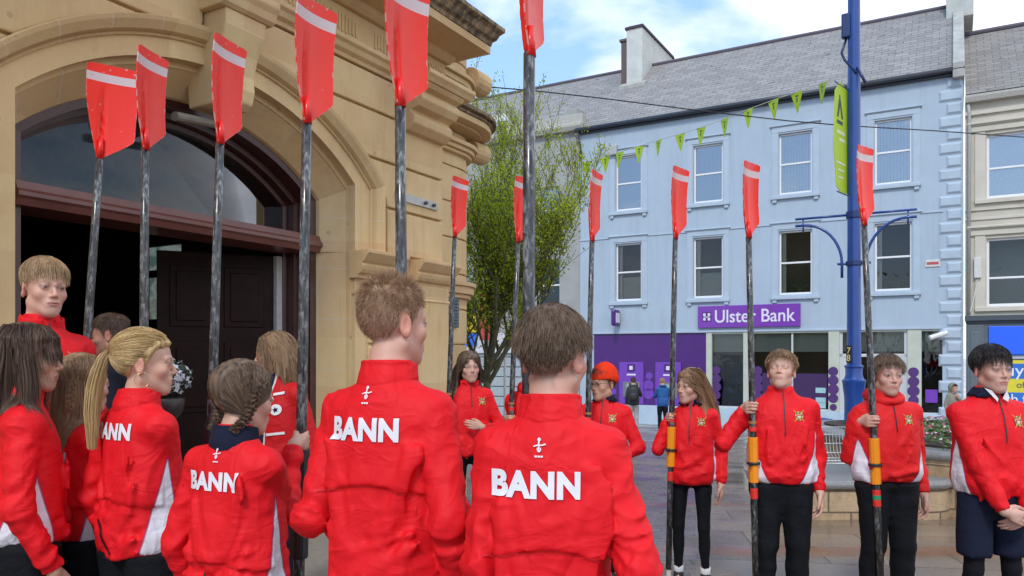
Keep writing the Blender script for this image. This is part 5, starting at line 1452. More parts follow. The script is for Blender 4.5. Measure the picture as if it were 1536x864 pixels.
# ================================================================= oars
def m_shaft():
    t=NT('carbon_shaft'); v=t.obj(); n=t.noise(t.mapv(v,(60,60,22)),1.0,3,.6,.8); w=t.noise(t.mapv(v,(30,30,10),loc=(3,1,5)),1.0,3)
    c=t.ramp(t.math('ADD',t.math('MULTIPLY',n,.7),t.math('MULTIPLY',w,.3)),[(.42,(.008,.008,.009)),(.52,(.045,.048,.05)),(.62,(.20,.21,.21))])
    t.bsdf(c,.35,None,Coat_Weight=.4); return t.mat
SHAFT=m_shaft()
def m_blade():
    t=NT('blade_red'); v=t.obj(); sp_=t.n('SeparateXYZ',{'Vector':v}); z=sp_.outputs[2]
    st=t.math('MULTIPLY',t.math('GREATER_THAN',z,-.085),t.math('LESS_THAN',z,-.045))
    c=t.mix(st,(.88,.022,.006),(.62,.62,.63))
    ch=t.n('TexVoronoi',{'Vector':v,'Scale':26.0}).outputs['Distance']; nz=t.noise(v,9,3)
    chip=t.math('MULTIPLY',t.math('LESS_THAN',ch,.16),t.math('GREATER_THAN',nz,.54))
    edge=t.n('Attribute',attribute_name='edge').outputs['Fac']
    ce=t.math('GREATER_THAN',t.math('ADD',edge,t.math('MULTIPLY',t.math('SUBTRACT',t.noise(v,40,4),.5),1.2)),.80)
    c=t.mix(t.math('MULTIPLY',t.math('MAXIMUM',chip,ce),.75),c,(.55,.42,.36))
    c=t.mix(t.math('MULTIPLY',t.noise(v,3.5,4),.35),c,(.58,.012,.006)); t.bsdf(c,t.ramp(t.noise(v,7,4),[(.3,.22),(.7,.45)]),t.bump(t.noise(v,12,3),.10,.006),Specular_IOR_Level=.45); return t.mat
BLADE=m_blade(); ORANGE=plain('orange_sleeve',(.85,.28,.012),.35,.06,8); BLK=plain('black_rubber',(.015,.015,.017),.45); YBUT=plain('amber_collar',(.70,.33,.03),.35,.1,20)
def oar(px,py,nx,ny,Y,lx,ly,rot,label,kind='orange',W=.21,mirror=1,Ltot=2.88):
    """px,py blade tip; nx,ny blade neck; lx,ly another point of the shaft line; all at distance Y"""
    tip=at(px,py,Y); neck=at(nx,ny,Y); low=at(lx,ly,Y)
    ax=(neck-low).normalized(); BL=(tip-neck).dot(ax)
    top=neck+ax*BL
    o=thing('oar',label,'oar',top,0,'red bladed oars held upright')
    q=Vector((0,0,1)).rotation_difference(ax); o.rotation_mode='QUATERNION'; o.rotation_quaternion=q@(Matrix.Rotation(R(rot)+math.atan((768-px)/F),4,'Z').to_quaternion())
    zb=ground_z(Y); Lt=min(Ltot,(top.z-zb)/max(ax.z,.5)-.01)
    # blade: curved spoon, cleaver outline; local z from 0 (tip) down
    nu,nv=25,26; vs=[];ed=[]
    for j in range(nv+1):
        t=j/nv; z=-BL*t
        # outline: left edge bows gently, right edge straight then cut diagonally to the shaft
        wl=W*.36*(1-.10*t) if t<.25 else W*.36*.975*(1-((t-.25)/.75)**1.25)+.017*((t-.25)/.75)
        wr=W*.64*(1-.03*t) if t<.79 else W*.64*.976*(1-((t-.79)/.21)**1.08)+.017*((t-.79)/.21)
        topc=.012*(1-t*12) if t<1/12 else 0
        for i in range(nu):
            u=i/(nu-1); x=-wl+(wl+wr)*u; xn=x/(W*.5)
            x_=x*mirror
            bow=.050*(1-(2*t-1)**2)*.30+.028*t*0; y=bow-.030*(xn*xn)*(1-t)**.5*0 - .018*abs(xn)**2
            rib=.020*math.exp(-(x/.010)**2)*min(1,max(0,(t-.20)*2.6))*(1-.25*t); y+=rib
            zz=z-topc*abs(2*u-1)**4
            vs.append((x_,y,zz)); ed.append(max(abs(2*u-1)**6*.8,(1-t)**14*.5, max(0,(t-.9)*6)))
    V1=np.array(vs,np.float32); V2=V1.copy(); V2[:,1]-=.0055
    n=len(vs); f=[]
    for j in range(nv):
        for i in range(nu-1): a=j*nu+i; f.append((a,a+1,a+nu+1,a+nu)); f.append((n+a,n+a+nu,n+a+nu+1,n+a+1))
    for j in range(nv):
        for i in (0,nu-1): a=j*nu+i; f.append((a,a+nu,n+a+nu,n+a) if i==0 else (a,n+a,n+a+nu,a+nu))
    for i in range(nu-1): f.append((i,n+i,n+i+1,i+1)); a=nv*nu+i; f.append((a,a+1,n+a+1,n+a))
    b=mesh_np('blade',np.concatenate([V1,V2]),np.array(f),BLADE,o,attrs={'edge':np.array(ed+ed)})
    m=b.modifiers.new('e','EDGE_SPLIT'); m.split_angle=R(50)
    m=MB(); m.tube([(0,-.003,-BL*.80),(0,-.002,-BL-.01)],[.010,.0185],14); m.build('blade_neck',plain('red_gloss_neck',(.75,.012,.01),.3,.05),o,smooth=True)
    zs=-(Lt-.95)       # sleeve centre
    m=MB(); m.tube([(0,0,-BL),(0,0,-BL-.5),(0,0,zs+.0),(0,0,-Lt+.14)],[.0175,.0185,.0205,.020],16); m.build('shaft',SHAFT,o,smooth=True)
    if kind=='orange':
        m=MB()
        def hexs(z0,z1,r):
            m.add([(r*math.cos(2*math.pi*k/8+.39),r*math.sin(2*math.pi*k/8+.39),z) for z in (z0,z1) for k in range(8)],[(k,(k+1)%8,8+(k+1)%8,8+k) for k in range(8)]+[tuple(range(7,-1,-1)),tuple(range(8,16))])
        hexs(zs-.115,zs+.155,.030); sl=m.build('sleeve',ORANGE,o,bevel=.004)
        m=MB(); m.lathe([(.028,-.008),(.038,-.008),(.040,0),(.038,.008),(.028,.008)],20,(0,0,zs)); m.box(-.058,.058,-.007,.007,zs-.010,zs+.010); m.build('collar',BLK,o,bevel=.003)
        m=MB(); m.lathe([(.0215,zs-.21),(.0225,zs-.205),(.0225,zs-.15),(.0215,zs-.148)],16); m.build('red_tape',plain('tape_red',(.70,.03,.02),.4),o)
        if 'green' in label:
            m=MB(); m.lathe([(.0215,zs-.180),(.0232,zs-.179),(.0232,zs-.205),(.0215,zs-.207)][::-1],16); m.build('green_tape',plain('tape_green',(.03,.25,.12),.4),o)
            m=MB(); m.lathe([(.0215,zs-.245),(.0225,zs-.244),(.0225,zs-.209),(.0215,zs-.208)],16); m.build('red_tape',plain('tape_red',(.7,.03,.02)),o)
        else:
            m=MB(); m.lathe([(.0215,zs+.19),(.0228,zs+.191),(.0228,zs+.215),(.0215,zs+.216)],16); m.build('red_tape',plain('tape_red',(.7,.03,.02)),o)
            m=MB(); m.lathe([(.0215,zs+.235),(.0228,zs+.236),(.0228,zs+.25),(.0215,zs+.251)],16); m.build('bronze_tape',plain('tape_bronze',(.35,.16,.06),.4),o)
    else:
        m=MB(); m.lathe([(.030,zs-.15),(.032,zs-.14),(.032,zs+.25),(.024,zs+.28),(.018,zs+.28)],18); m.build('sleeve',BLK,o,bevel=.002)
        m=MB(); m.lathe([(.031,-.013),(.047,-.013),(.050,-.006),(.042,0),(.050,.006),(.047,.013),(.031,.013)],24,(0,0,zs)); m.build('collar',YBUT,o,bevel=.002)
    m=MB(); m.lathe([(.0165,-Lt),(.018,-Lt+.01),(.018,-Lt+.13),(.020,-Lt+.14)],16); m.build('grip',plain('pale_grip',(.5,.48,.42),.7),o,smooth=False)
    def on(z_world):   # point of the shaft axis at a height
        k=(z_world-top.z)/ax.z; return tuple(top+ax*k)
    o['tmp']=0; del o['tmp']
    return on
O1=oar(163,98,150,235,3.8,130,520,4,'face-on red oar at the far left of the row, above the girls at the doorway','black',W=.235)
O2=oar(231,73,218,222,3.5,216,480,60,'red oar behind the ponytailed girl, second from the doorway side','black')
O3=oar(341,56,330,213,3.3,318,620,58,'red oar rising in front of the open door leaf, below the keystone','black')
O4=oar(471,-2,460,182,2.85,452,655,53,'red oar with amber collar gripped by the girl with side braids','black')
O5=oar(607,-35,600,156,2.5,602,405,54,'red oar rising from behind the spiky-haired boy','black')
O6=oar(801,-120,794,80,2.25,793,450,80,'thick dark oar seen blade edge-on in front of the brown-haired boy','black')
O7=oar(688,265,682,354,5.95,674,575,60,'red oar held by the long-haired girl beside the town hall','orange')
O8=oar(781,265,777,362,5.7,768,590,55,'red oar half hidden behind the thick near shaft and tree')
O9=oar(894,255,888,360,5.25,882,625,76,'narrow-looking red oar held by the person in the orange beanie')
O10=oar(1021,250,1013,356,5.2,1004,800,66,'red oar held by the girl with long fair hair')
O11=oar(1127,242,1123,355,4.55,1133,830,71,'red oar held by the boy tilting his chin up')
O12=oar(1297,218,1296,336,4.5,1319,830,72,'red oar with a green tape band held by the boy in the hoodie')
Z=lambda py,Y:CH+(HY-py)/F*Y
G='rowing club members in red jackets'
blueshoe=plain('blue_trainer',(.03,.05,.22),.5,.2,30)
CAST=[
 dict(px=590,Y=2.3,top=410,pole=(.12,.15,-1),face=160,head=(-24,-2,2),hair='ginger',style='messy',fadez=.045,fade=.62,label='boy with spiky light brown hair seen from behind, BANN on his red jacket',back=dict(text=1,w=.22,z=1.295,x=-.018,logo=1.42,lx=-.015),yoke=1.16,collar='red',open=False,
      arms=dict(L=('grip',lambda:O5(1.28)),R=('hang',.0,.03)),skin=(.62,.36,.27),seed=1,wide=.89,fold=1.15,panel=(.2,.2)),
 dict(px=828,Y=2.02,top=449,pole=(.12,.15,-1),face=172,head=(-22,-3,0),hair='brown',style='short',fadez=-.01,hs=1.04,fade=.8,label='dark brown-haired boy seen from behind, nearest red jacket lettered BANN',back=dict(text=1,w=.225,z=1.258,x=-.03,logo=1.385,lx=-.02),yoke=1.115,collar='red',open=False,
      arms=dict(L=('grip',lambda:O6(1.22)),R=('hang',.0,.04)),skin=(.58,.34,.26),seed=2,wide=.88,fold=1.2,panel=(.25,.25)),
 dict(px=360,Y=2.55,top=532,face=158,head=(-14,-8,0),fem=True,hair='brown',style='updo',label='girl with a centre parting and plaited braids at her ears, holding the oar',back=dict(text=1,w=.20,z=1.285,x=-.012,logo=1.410,lx=-.0,zips=[[(-.04,1.0),(.02,.90)]]),yoke=1.02,collar='navy',open=False,
      arms=dict(R=('grip',lambda:O4(1.285)),L=('hang',)),seed=3,wide=1.0,panel=(.35,.5),skin=(.62,.38,.28)),
 dict(px=216,Y=2.95,top=487,face=148,head=(-33,-2,0),fem=True,hair='blond',style='pony',tie=(0,.112,.03),L=.36,tail_dir=(.0,.0,0),label='girl with a long blond ponytail and hoop earring, looking right',back=dict(text=1,w=.205,z=1.32,x=-.01,zips=[[(-.05,1.02),(.02,.89)]]),yoke=1.08,
      arms=dict(R=('grip',lambda:O3(1.10),(-.2,-1,.2)),L=('hang',)),seed=4,panel=(.3,.65),hem=.86,skin=(.62,.38,.28),earring=True,open=False),
 dict(px=124,Y=3.2,top=524,face=145,head=(8,-4,0),fem=True,hair='mid',style='braids',L=.40,drift=(.32,0,0),label='girl with long light brown hair and two thin braids, seen from behind',back=dict(text=1,w=.20,z=1.25,x=-.01,zips=[[(-.03,1.0),(.05,.88)]]),yoke=1.08,
      arms=dict(R=('grip',lambda:O2(1.1),(-.2,-1,.2)),L=('hang',)),seed=5,panel=(.3,.5),hem=.84,open=False),
 dict(px=42,Y=2.9,top=478,face=128,head=(-22,-4,0),fem=True,hair='dark',style='long',L=.30,bangs=True,wave=.3,label='girl with dark shoulder-length wavy hair and fringe, at the left edge',back=dict(text=1,w=.20,z=1.28,x=-.0,zips=[[(-.02,.98),(.05,.88)]]),yoke=1.1,
      arms=dict(R=('hang',-.02,-.04),L=('hang',)),seed=6,panel=(.5,.7),hem=.90,open=False),
 dict(px=66,Y=3.35,top=380,dz=.15,wide=.92,face=52,head=(0,-2,2),hair='sand',style='fringe',fadez=.02,fade=.5,thin=.96,label='tall boy with a sandy cropped fringe, standing in the doorway facing us',front=dict(zip=1.28,crest=1),collar='red',
      arms=dict(R=('hang',),L=('hang',)),seed=7,skin=(.64,.38,.29),panel=(.2,.2)),
 dict(px=705,Y=6.05,top=523,face=12,head=(4,0,-3),fem=True,hair='brown',style='long',L=.50,swept=.35,label='girl with very long brown hair and blue trainers beside the town hall',front=dict(zip=1.28,crest=1),legs='leggings',shoe=blueshoe,
      arms=dict(R=('grip',lambda:O7(1.17),(-.45,-1,.1)),L=('at',(.07,-.20,1.12),((-1,-.25,.25),(0,1,0),(0,0,1)),'relax')),seed=8,panel=(.3,.5),hem=.82,skin=(.62,.38,.29),wide=.95),
 dict(px=797,Y=5.8,top=527,face=-5,head=(0,0,0),hair='brown',style='crop',label='rower hidden behind the nearest boy, only a red hooded shoulder showing',collar='hood',front=dict(zip=1.3),
      arms=dict(R=('grip',lambda:O8(1.12)),L=('hang',)),seed=9),
 dict(px=906,Y=5.45,top=545,face=-20,head=(-30,-3,0),hair='dark',style='crop',fade=.7,label='person in a bright orange beanie and glasses with a navy collar',collar='navy',front=dict(zip=1.22,crest=1),hat=True,
      arms=dict(R=('grip',lambda:O9(1.05),(.25,-1,.1)),L=('at',(.12,-.16,.98),((-1,-.3,-.1),(0,1,0),(0,0,1)),'relax')),seed=10,wide=.98,panel=(.3,.3)),
 dict(px=1037,Y=5.25,top=548,face=-22,head=(-34,-2,0),fem=True,hair='ginger',style='long',L=.40,swept=.55,drift=(.0,.03,0),label='girl with long straight fair hair turned towards her oar',collar='navy',front=dict(zip=1.15,crest=1),legs='leggings',
      arms=dict(R=('grip',lambda:O10(Z(626,5.2)),(.1,-1,.1)),L=('hang',.0,.0)),seed=11,panel=(.35,.35),hem=.72,skin=(.62,.37,.28),full=.003,wave=.12,nocollar=False),
 dict(px=1172,Y=4.62,wide=1.12,top=520,face=-8,head=(-18,16,0),hair='ginger',style='curly',fadez=.01,fade=.6,thin=.94,label='boy with curly light brown hair tilting his chin up, eyes half closed',collar='red',front=dict(zip=1.20,crest=1),eyes=0,
      arms=dict(R=('grip',lambda:O11(Z(612,4.55)),(.1,-1,.1)),L=('hang',.0,.0)),seed=12,hem=.83,panel=(1.0,.2),skin=(.62,.38,.29)),
 dict(px=1331,Y=4.6,wide=1.13,top=527,face=2,head=(-6,0,2),hair='brown',style='curly',fadez=.0,fade=.8,label='smiling boy with curly dark brown hair in a red hoodie',collar='hood',mat=RED2,front=dict(zip=1.25,crest=1),
      arms=dict(R=('grip',lambda:O12(Z(632,4.5)),(.1,-1,.1)),L=('hang',.0,.0)),seed=13,hem=.84,smile=1.3,panel=(.85,.3),skin=(.62,.37,.29)),
 dict(px=1487,Y=4.05,top=512,face=4,head=(0,-2,0),hair='black',style='curtain',stance=.03,fadez=.0,fade=.8,label='boy with thick black fringe, navy collar and hands clasped in front',collar='navy',front=dict(zip=1.21,crest=1),legs='shorts',shirt=True,
      arms=dict(R=('at',(-.075,-.205,.855),((1,-.15,-.42),(0,1,0),(.3,0,1)),'clasp'),L=('at',(.085,-.175,.835),((-1,-.1,-.62),(0,1,0),(-.3,0,1)),'clasp')),seed=14,hem=.86,panel=(.45,.4),skin=(.60,.37,.29),wide=1.05,nose=.99),
]
def extras(sp):
    H_,C_,hs,root=sp['HM'],sp['HCn'],sp['hs'],sp['root']; fw=lambda q:Vector((H_@(np.array(q)*hs)+C_).tolist())
    if sp.get('earring'):
        for sg in (-1,1):
            m=MB(); c=(sg*.080,.008,-.062); m.tube([fw((c[0],c[1]+.026*math.sin(a),c[2]+.026*math.cos(a))) for a in [2*math.pi*k/20 for k in range(21)]],.0016,6); m.build('earring',plain('gold_hoop',(.6,.42,.2),.25,.05,5,Metallic=1.0),root,smooth=True)
    if sp.get('hat'):
        def hf(P):
            Q=(((P-C_.astype(np.float32))@H_)/hs).astype(np.float32)
            d=ell(Q,(0,.022,.052),(.092,.110,.088)); d=smin(d,ell(Q,(0,.03,.10),(.06,.07,.052)),.03)
            d=d-.0025*np.sin(np.arctan2(Q[...,0],Q[...,1])*46)*1.0
            lim=.030-.35*np.clip(Q[...,1],-.02,.1); d=np.maximum(d,lim-Q[...,2])
            cuff=np.maximum(ell(Q,(0,.022,.045),(.097,.115,.092)),np.maximum(lim-.004-Q[...,2],Q[...,2]-lim-.042)); return np.minimum(d,cuff)*hs
        v,f=surface(hf,C_-.17,C_+.2,.006); mesh_np('beanie',v,f,m_cloth('orange_knit',(.86,.045,.010),.9,60,.6),root)
        m=MB(); 
        for sg in (-1,1): m.tube([fw((sg*.033+.022*math.cos(a),-.094,.0+.017*math.sin(a))) for a in [2*math.pi*k/20 for k in range(21)]],.0016,5); m.tube([fw((sg*.054,-.093,.004)),fw((sg*.078,-.05,.008)),fw((sg*.080,.01,.0))],.0016,5)
        m.tube([fw((-.011,-.095,.002)),fw((.011,-.095,.002))],.0016,5); m.build('glasses',plain('thin_metal',(.10,.09,.09),.3),root,smooth=True)
        m=MB(); m.tube([fw((-.03,-.094,.062)),fw((-.03,-.1,.0615))],.013,14); m.build('hat_badge',plain('badge_brown',(.30,.16,.05),.5),root)
BLAZER=m_jacket('blazer_cloth',(.52,.006,.010),(.012,.016,.05),(.66,.64,.62),.0055); GRYJ=m_cloth('dark_grey_coat',(.05,.052,.055)); BLUEJ=m_jacket('blue_coat',(.02,.10,.30)); BEIGE=m_jacket('beige_coat',(.26,.24,.19)); PALE=m_cloth('pale_trouser_cloth',(.42,.40,.40)); SUIT=m_cloth('dark_suit_cloth',(.010,.012,.022))
EXTRA=[
 dict(px=414,Y=4.3,top=493,dz=.15,face=-30,head=(-46,-4,0),fem=True,hair='mid',style='bob',swept=.4,hairline=.064,label='woman with a light brown bob in a red blazer with white piping and a badge',mat=BLAZER,blazer=True,nopanel=False,nocollar=True,top_name='blazer',fold=.4,
      arms=dict(R=('hang',),L=('hang',)),seed=21,hem=.80,badge=True,legmat=SUIT),
 dict(px=167,Y=4.75,top=467,dz=.15,face=-80,head=(-4,-6,0),hair='dark',style='crop',fade=.9,label='man with short dark hair and stubble in a dark suit inside the doorway',mat=SUIT,nopanel=True,collar='white',top_name='suit_jacket',fold=.3,stubble=True,skin=(.42,.21,.15),
      arms=dict(R=('hang',),L=('hang',)),seed=22,legmat=SUIT),
 dict(px=950,Y=24.5,top=565,face=172,head=(0,-15,0),hair='dark',style='crop',label='man with a black backpack and pale trousers at the left cash machine',mat=GRYJ,nopanel=True,nocollar=True,legmat=PALE,pack=True,
      arms=dict(R=('at',(-.1,-.35,1.15),((0,-1,.1),(1,0,0),(0,0,1)),'relax'),L=('hang',)),seed=23),
 dict(px=994,Y=24.3,top=566,face=178,head=(0,-20,0),hair='sand',style='crop',label='person in a bright blue coat and dark trousers at the right cash machine',mat=BLUEJ,nopanel=True,collar='hood',
      arms=dict(R=('at',(-.1,-.3,1.1),((0,-1,.1),(1,0,0),(0,0,1)),'relax'),L=('at',(.1,-.3,1.1),((0,-1,.1),(-1,0,0),(0,0,1)),'relax')),seed=24,hem=.72),
 dict(px=1430,Y=20.0,top=574,face=10,head=(5,-4,0),fem=True,hair='dark',style='crop',label='person in a beige hooded coat standing by the pale blue quoins',mat=BEIGE,nopanel=True,collar='hood',hoodup=True,legmat=GRYJ,
      arms=dict(R=('hang',),L=('at',(.03,-.18,1.30),((-.5,-.3,1),(0,1,0),(-1,0,0)),'relax')),seed=25,hem=.62),
]
for sp in EXTRA: sp['nogroup']=True
def extras2(sp):
    H_,C_,hs,root,s_=sp['HM'],sp['HCn'],sp['hs'],sp['root'],sp['s']
    if sp.get('badge'):
        cx_,cz_=.095*s_,1.27*s_
        e=sp['decal'](sp['poly_bm']([[(cx_+.030*math.cos(2*math.pi*k/16),cz_+.030*math.sin(2*math.pi*k/16)) for k in range(16)]],.015),'badge',PRINT,-1,.004)
        sp['decal'](sp['poly_bm']([[(cx_+.016*math.cos(2*math.pi*k/10)*(1 if k%2 else .5),cz_+.016*math.sin(2*math.pi*k/10)*(1 if k%2 else .5)) for k in range(10)]],.02),'badge_mark',NAVY,-1,.0055,e)
        for z0,w in ((1.36,.06),(1.12,.09)): sp['decal'](sp['strip']([(cx_-w/2,z0*s_),(cx_+w/2,(z0+.012)*s_)],.014),'pocket_piping',PRINT,-1,.004)
    if sp.get('pack'):
        def pk(P):
            q=np.abs((P-A(0,.27,1.20))/A(.16,.10,.24)); d=((q**3).sum(-1)**(1/3)-1)*.10; q=np.abs((P-A(0,.37,1.10))/A(.11,.05,.11)); return smin(d,((q**3).sum(-1)**(1/3)-1)*.05,.02)
        v,f=surface(pk,(-.22,.1,.85),(.22,.5,1.52),.018); b=mesh_np('backpack',v*s_,f,plain('backpack_black',(.02,.02,.024),.6),None)
        tag(b,'black rucksack worn by the man at the left cash machine','backpack'); b.location=sp['loc']; b.rotation_euler=(0,0,R(sp['face']))
        m=MB()
        for sg in (-1,1): m.tube([(sg*.09,.20,1.38),(sg*.10,.10,1.475),(sg*.11,-.03,1.47),(sg*.13,-.12,1.36),(sg*.15,-.10,1.15),(sg*.15,.10,1.02)],.016,6)
        m.build('strap',plain('backpack_black',(.02,.02,.024)),b,smooth=True)
    if sp.get('hoodup'):
        def hu(P):
            Q=(((P-C_.astype(np.float32))@H_)/hs).astype(np.float32); o=ell(Q,(0,.03,.01),(.105,.125,.145)); i=ell(Q,(0,.0,.0),(.088,.115,.125))
            return np.maximum(np.maximum(o,-i),-(Q[...,1]+.070))*hs
        v,f=surface(hu,C_-.22,C_+.22,.012); mesh_np('hood_up',v,f,sp['mat'],root,attrs={'panel':-np.ones(len(v))})
for sp in CAST+EXTRA:
    sp['loc']=loc(sp['px'],sp['Y'],sp.get('dz',0)); sp['H']=Hof(sp['top'],sp['Y'],sp.get('dz',0))-.012
    for k in 'RL':
        a=sp['arms'][k]
        if a[0]=='grip': sp['arms'][k]=(a[0],a[1](),*([None]+list(a[2:]) if len(a)>2 else []))
    if not sp.get('nogroup'): sp['group']=G
    if CAST_ONLY is None or sp['seed'] in CAST_ONLY:
        person(sp); extras(sp); extras2(sp)
# ================================================================= lamp post with banner
def lamp_post():
    Y=11.0; base=at(1281,533,Y); base.z=ground_z(Y)
    BLU=plain('post_blue',(.012,.055,.26),.3,.12,4,Coat_Weight=.3); DBL=plain('post_dark_blue',(.01,.03,.13),.35)
    o=thing('lamp_post','tall blue lamp post with curved side brackets and a number plate','lamp post',base,R(-30))
    g=-base.z
    m=MB(); m.lathe([(.20,0),(.20,.12),(.17,.16),(.135,.20),(.13,1.30+g-.35),(.135,1.31+g-.28),(.155,1.20+g),(.160,1.22+g),(.160,1.245+g),(.135,1.26+g),(.115,1.32+g),(.118,1.42+g),(.13,1.43+g),(.13,1.45+g),(.098,1.47+g),(.090,3.0+g),(.083,7.6+g)],28); m.build('pole',BLU,o,smooth=True)
    o.children[0].modifiers.new('e','EDGE_SPLIT').split_angle=R(40)
    for sg in (-1,1):
        m=MB(); m.tube([(sg*.07,0,3.62+g),(sg*.80,0,3.62+g)],.018,8)
        pts=[(sg*.16,0,2.72+g)]+[(sg*(.16+.52*(1-math.cos(a))),0,2.92+g+.60*math.sin(a)) for a in [math.pi/2*k/10 for k in range(11)]]+[(sg*.80,0,3.52+g)]
        m.tube(pts,.020,8); m.tube([(sg*.69,0,3.42+g),(sg*.69,0,3.62+g)],.012,6); m.tube([(sg*.05,0,2.92+g),(sg*.22,0,2.92+g)],.018,8)
        m.build('bracket',BLU,o,smooth=True)
    m=MB(); m.lathe([(.093,2.88+g),(.11,2.89+g),(.11,2.95+g),(.093,2.96+g)],20); m.build('clamp',DBL,o); m=MB(); m.lathe([(.091,3.56+g),(.108,3.57+g),(.108,3.66+g),(.091,3.67+g)],20); m.build('clamp',DBL,o)
    pl=MB(); pl.box(-.045,.045,-.012,0,0,.24); q=pl.build('number_plate',plain('plate_black',(.01,.01,.012),.4),o,loc=(-.052,-.085,1.50+g),rot=(0,0,R(-32)))
    YE=plain('number_yellow',(.75,.60,.25),.5); text('7','digit',YE,q,.13,(-.033,-.014,.125)); text('8','digit',YE,q,.13,(-.036,-.014,.018))
    m=MB(); m.box(-.16,-.04,-.10,.0,6.15+g-.0,6.5+g); m.build('camera_housing',DBL,o,bevel=.02)
    m=MB(); m.tube([(-.10,-.03,6.15+g),(-.16,-.05,5.95+g),(-.12,-.03,5.85+g),(.04,-.1,5.62+g)],.018,6); m.tube([(.05,-.08,5.7+g),(.16,-.12,5.45+g)],.02,6); m.build('cable_arm',DBL,o,smooth=True)
    # banner
    gm=plain('banner_lime',(.40,.56,.02),.55,.06,3)
    bn=MB(); poly=[(-.03,3.92+g),(-.03,5.40+g),(-.30,5.46+g),(-.50,5.30+g),(-.56,4.6+g),(-.46,3.98+g),(-.28,3.90+g)]
    vs=[]; n=len(poly)
    for yy in (-.004,.004):
        for a,z in poly: vs.append((yy-.085,a,z))
    bn.add(vs,[tuple(range(n)),tuple(range(2*n-1,n-1,-1))]+[(i,n+i,n+(i+1)%n,(i+1)%n) for i in range(n)])
    b=bn.build('banner',gm,None); b.location=base; b.rotation_euler=(0,0,R(-43)); tag(b,'lime green street banner hung from the blue lamp post','banner')
    DK=plain('banner_print_dark',(.05,.08,.05),.6); LT=plain('banner_print_light',(.62,.68,.40),.6)
    e=MB()
    def tri(mb,p): 
        for yy in (-.0915,-.0785): mb.add([(yy,a,z+g) for a,z in p],[tuple(range(len(p)))])
    tri(e,[(-.20,4.95),(-.32,5.27),(-.36,5.27),(-.27,4.95)]); tri(e,[(-.38,4.95),(-.32,5.12),(-.36,5.22),(-.44,4.95)]); tri(e,[(-.22,4.86),(-.22,4.91),(-.44,4.91),(-.44,4.86)]); e.build('emblem',DK,b)
    for z0,a0,a1,h in ((4.72,-.14,-.44,.05),(4.62,-.14,-.36,.05),(4.30,-.12,-.46,.03),(4.2,-.16,-.40,.03),(4.1,-.2,-.38,.03)): e=MB(); tri(e,[(a0,z0),(a0,z0+h),(a1,z0+h),(a1,z0)]); e.build('banner_wording',LT,b)
    m=MB(); m.tube([(-.085,0,5.42+g),(-.085,-.5,5.42+g)],.008,6); m.tube([(-.085,0,3.9+g),(-.085,-.42,3.9+g)],.008,6); m.build('banner_rod',DBL,b)
    return base
lamp_post()

# ================================================================= bunting and cables
def bunting():
    px=[(1234,124),(1195,138),(1160,150),(1122,164),(1087,178),(1052,191),(1020,201),(988,210),(959,219),(930,228),(908,235),(880,243)]
    a=at(1266,117,10.8)
    pts=[a]; Ys=[]
    for i,(x,y) in enumerate(px): Y=10.9+4.4*((i+1)/12.0)**1.05; Ys.append(Y); pts.append(at(x,y,Y))
    pts.append(at(858,249,15.8))
    m=MB(); m.tube(pts,.006,5); st=m.build('bunting_string',plain('string_white',(.55,.58,.55),.7),None); tag(st,'thin pale string of the bunting from lamp post to tree','string')
    gm=plain('pennant_lime',(.34,.50,.02),.6,.1,5); dk=plain('pennant_print',(.07,.14,.03),.6)
    words=['beside the lamp post','second from the lamp post','third from the lamp post','fourth from the lamp post','fifth from the lamp post','sixth from the lamp post','sixth from the tree','fifth from the tree','fourth from the tree','third from the tree','second from the tree','nearest the tree']
    for i in range(12):
        p=pts[i+1]; d=(pts[i+2]-pts[i]).normalized(); h=.30
        w=.11; rz=math.atan2(d.y,d.x)+random.uniform(-.35,.35); t=random.uniform(-.12,.12)
        m=MB(); m.prism([(w,0),(-w,0),(-.01,-h),(.01,-h)],-.002,.002)
        o=m.build('pennant',gm,None); tag(o,'lime green triangular pennant on the string, '+words[i],'pennant','lime green bunting pennants'); o.location=p-Vector((0,0,.006)); o.rotation_euler=(random.uniform(-.1,.1),t,rz if abs(rz)<1.6 else rz+math.pi)
        e=MB(); e.prism([(.030,-.04),(-.030,-.04),(-.022,-.07),(.022,-.07)],-.0035,.0035); e.prism([(.016,-.085),(-.016,-.085),(-.006,-.15),(.008,-.15)],-.0035,.0035); e.build('printed_mark',dk,o)
    for nm,lab,ps in (('overhead_cable','dark overhead cable sagging from the town hall past the lamp post',[(715,129,9.6),(800,136,9.9),(900,147,10.2),(1050,166,10.5),(1180,181,10.8),(1262,188,11.0),(1400,196,11.6),(1540,206,12.2),(1700,200,13)]),):
        m=MB(); m.tube([at(*q) for q in ps],.008,6); c=m.build(nm,plain('cable_black',(.02,.02,.025),.6),None); tag(c,lab,'cable')
bunting()

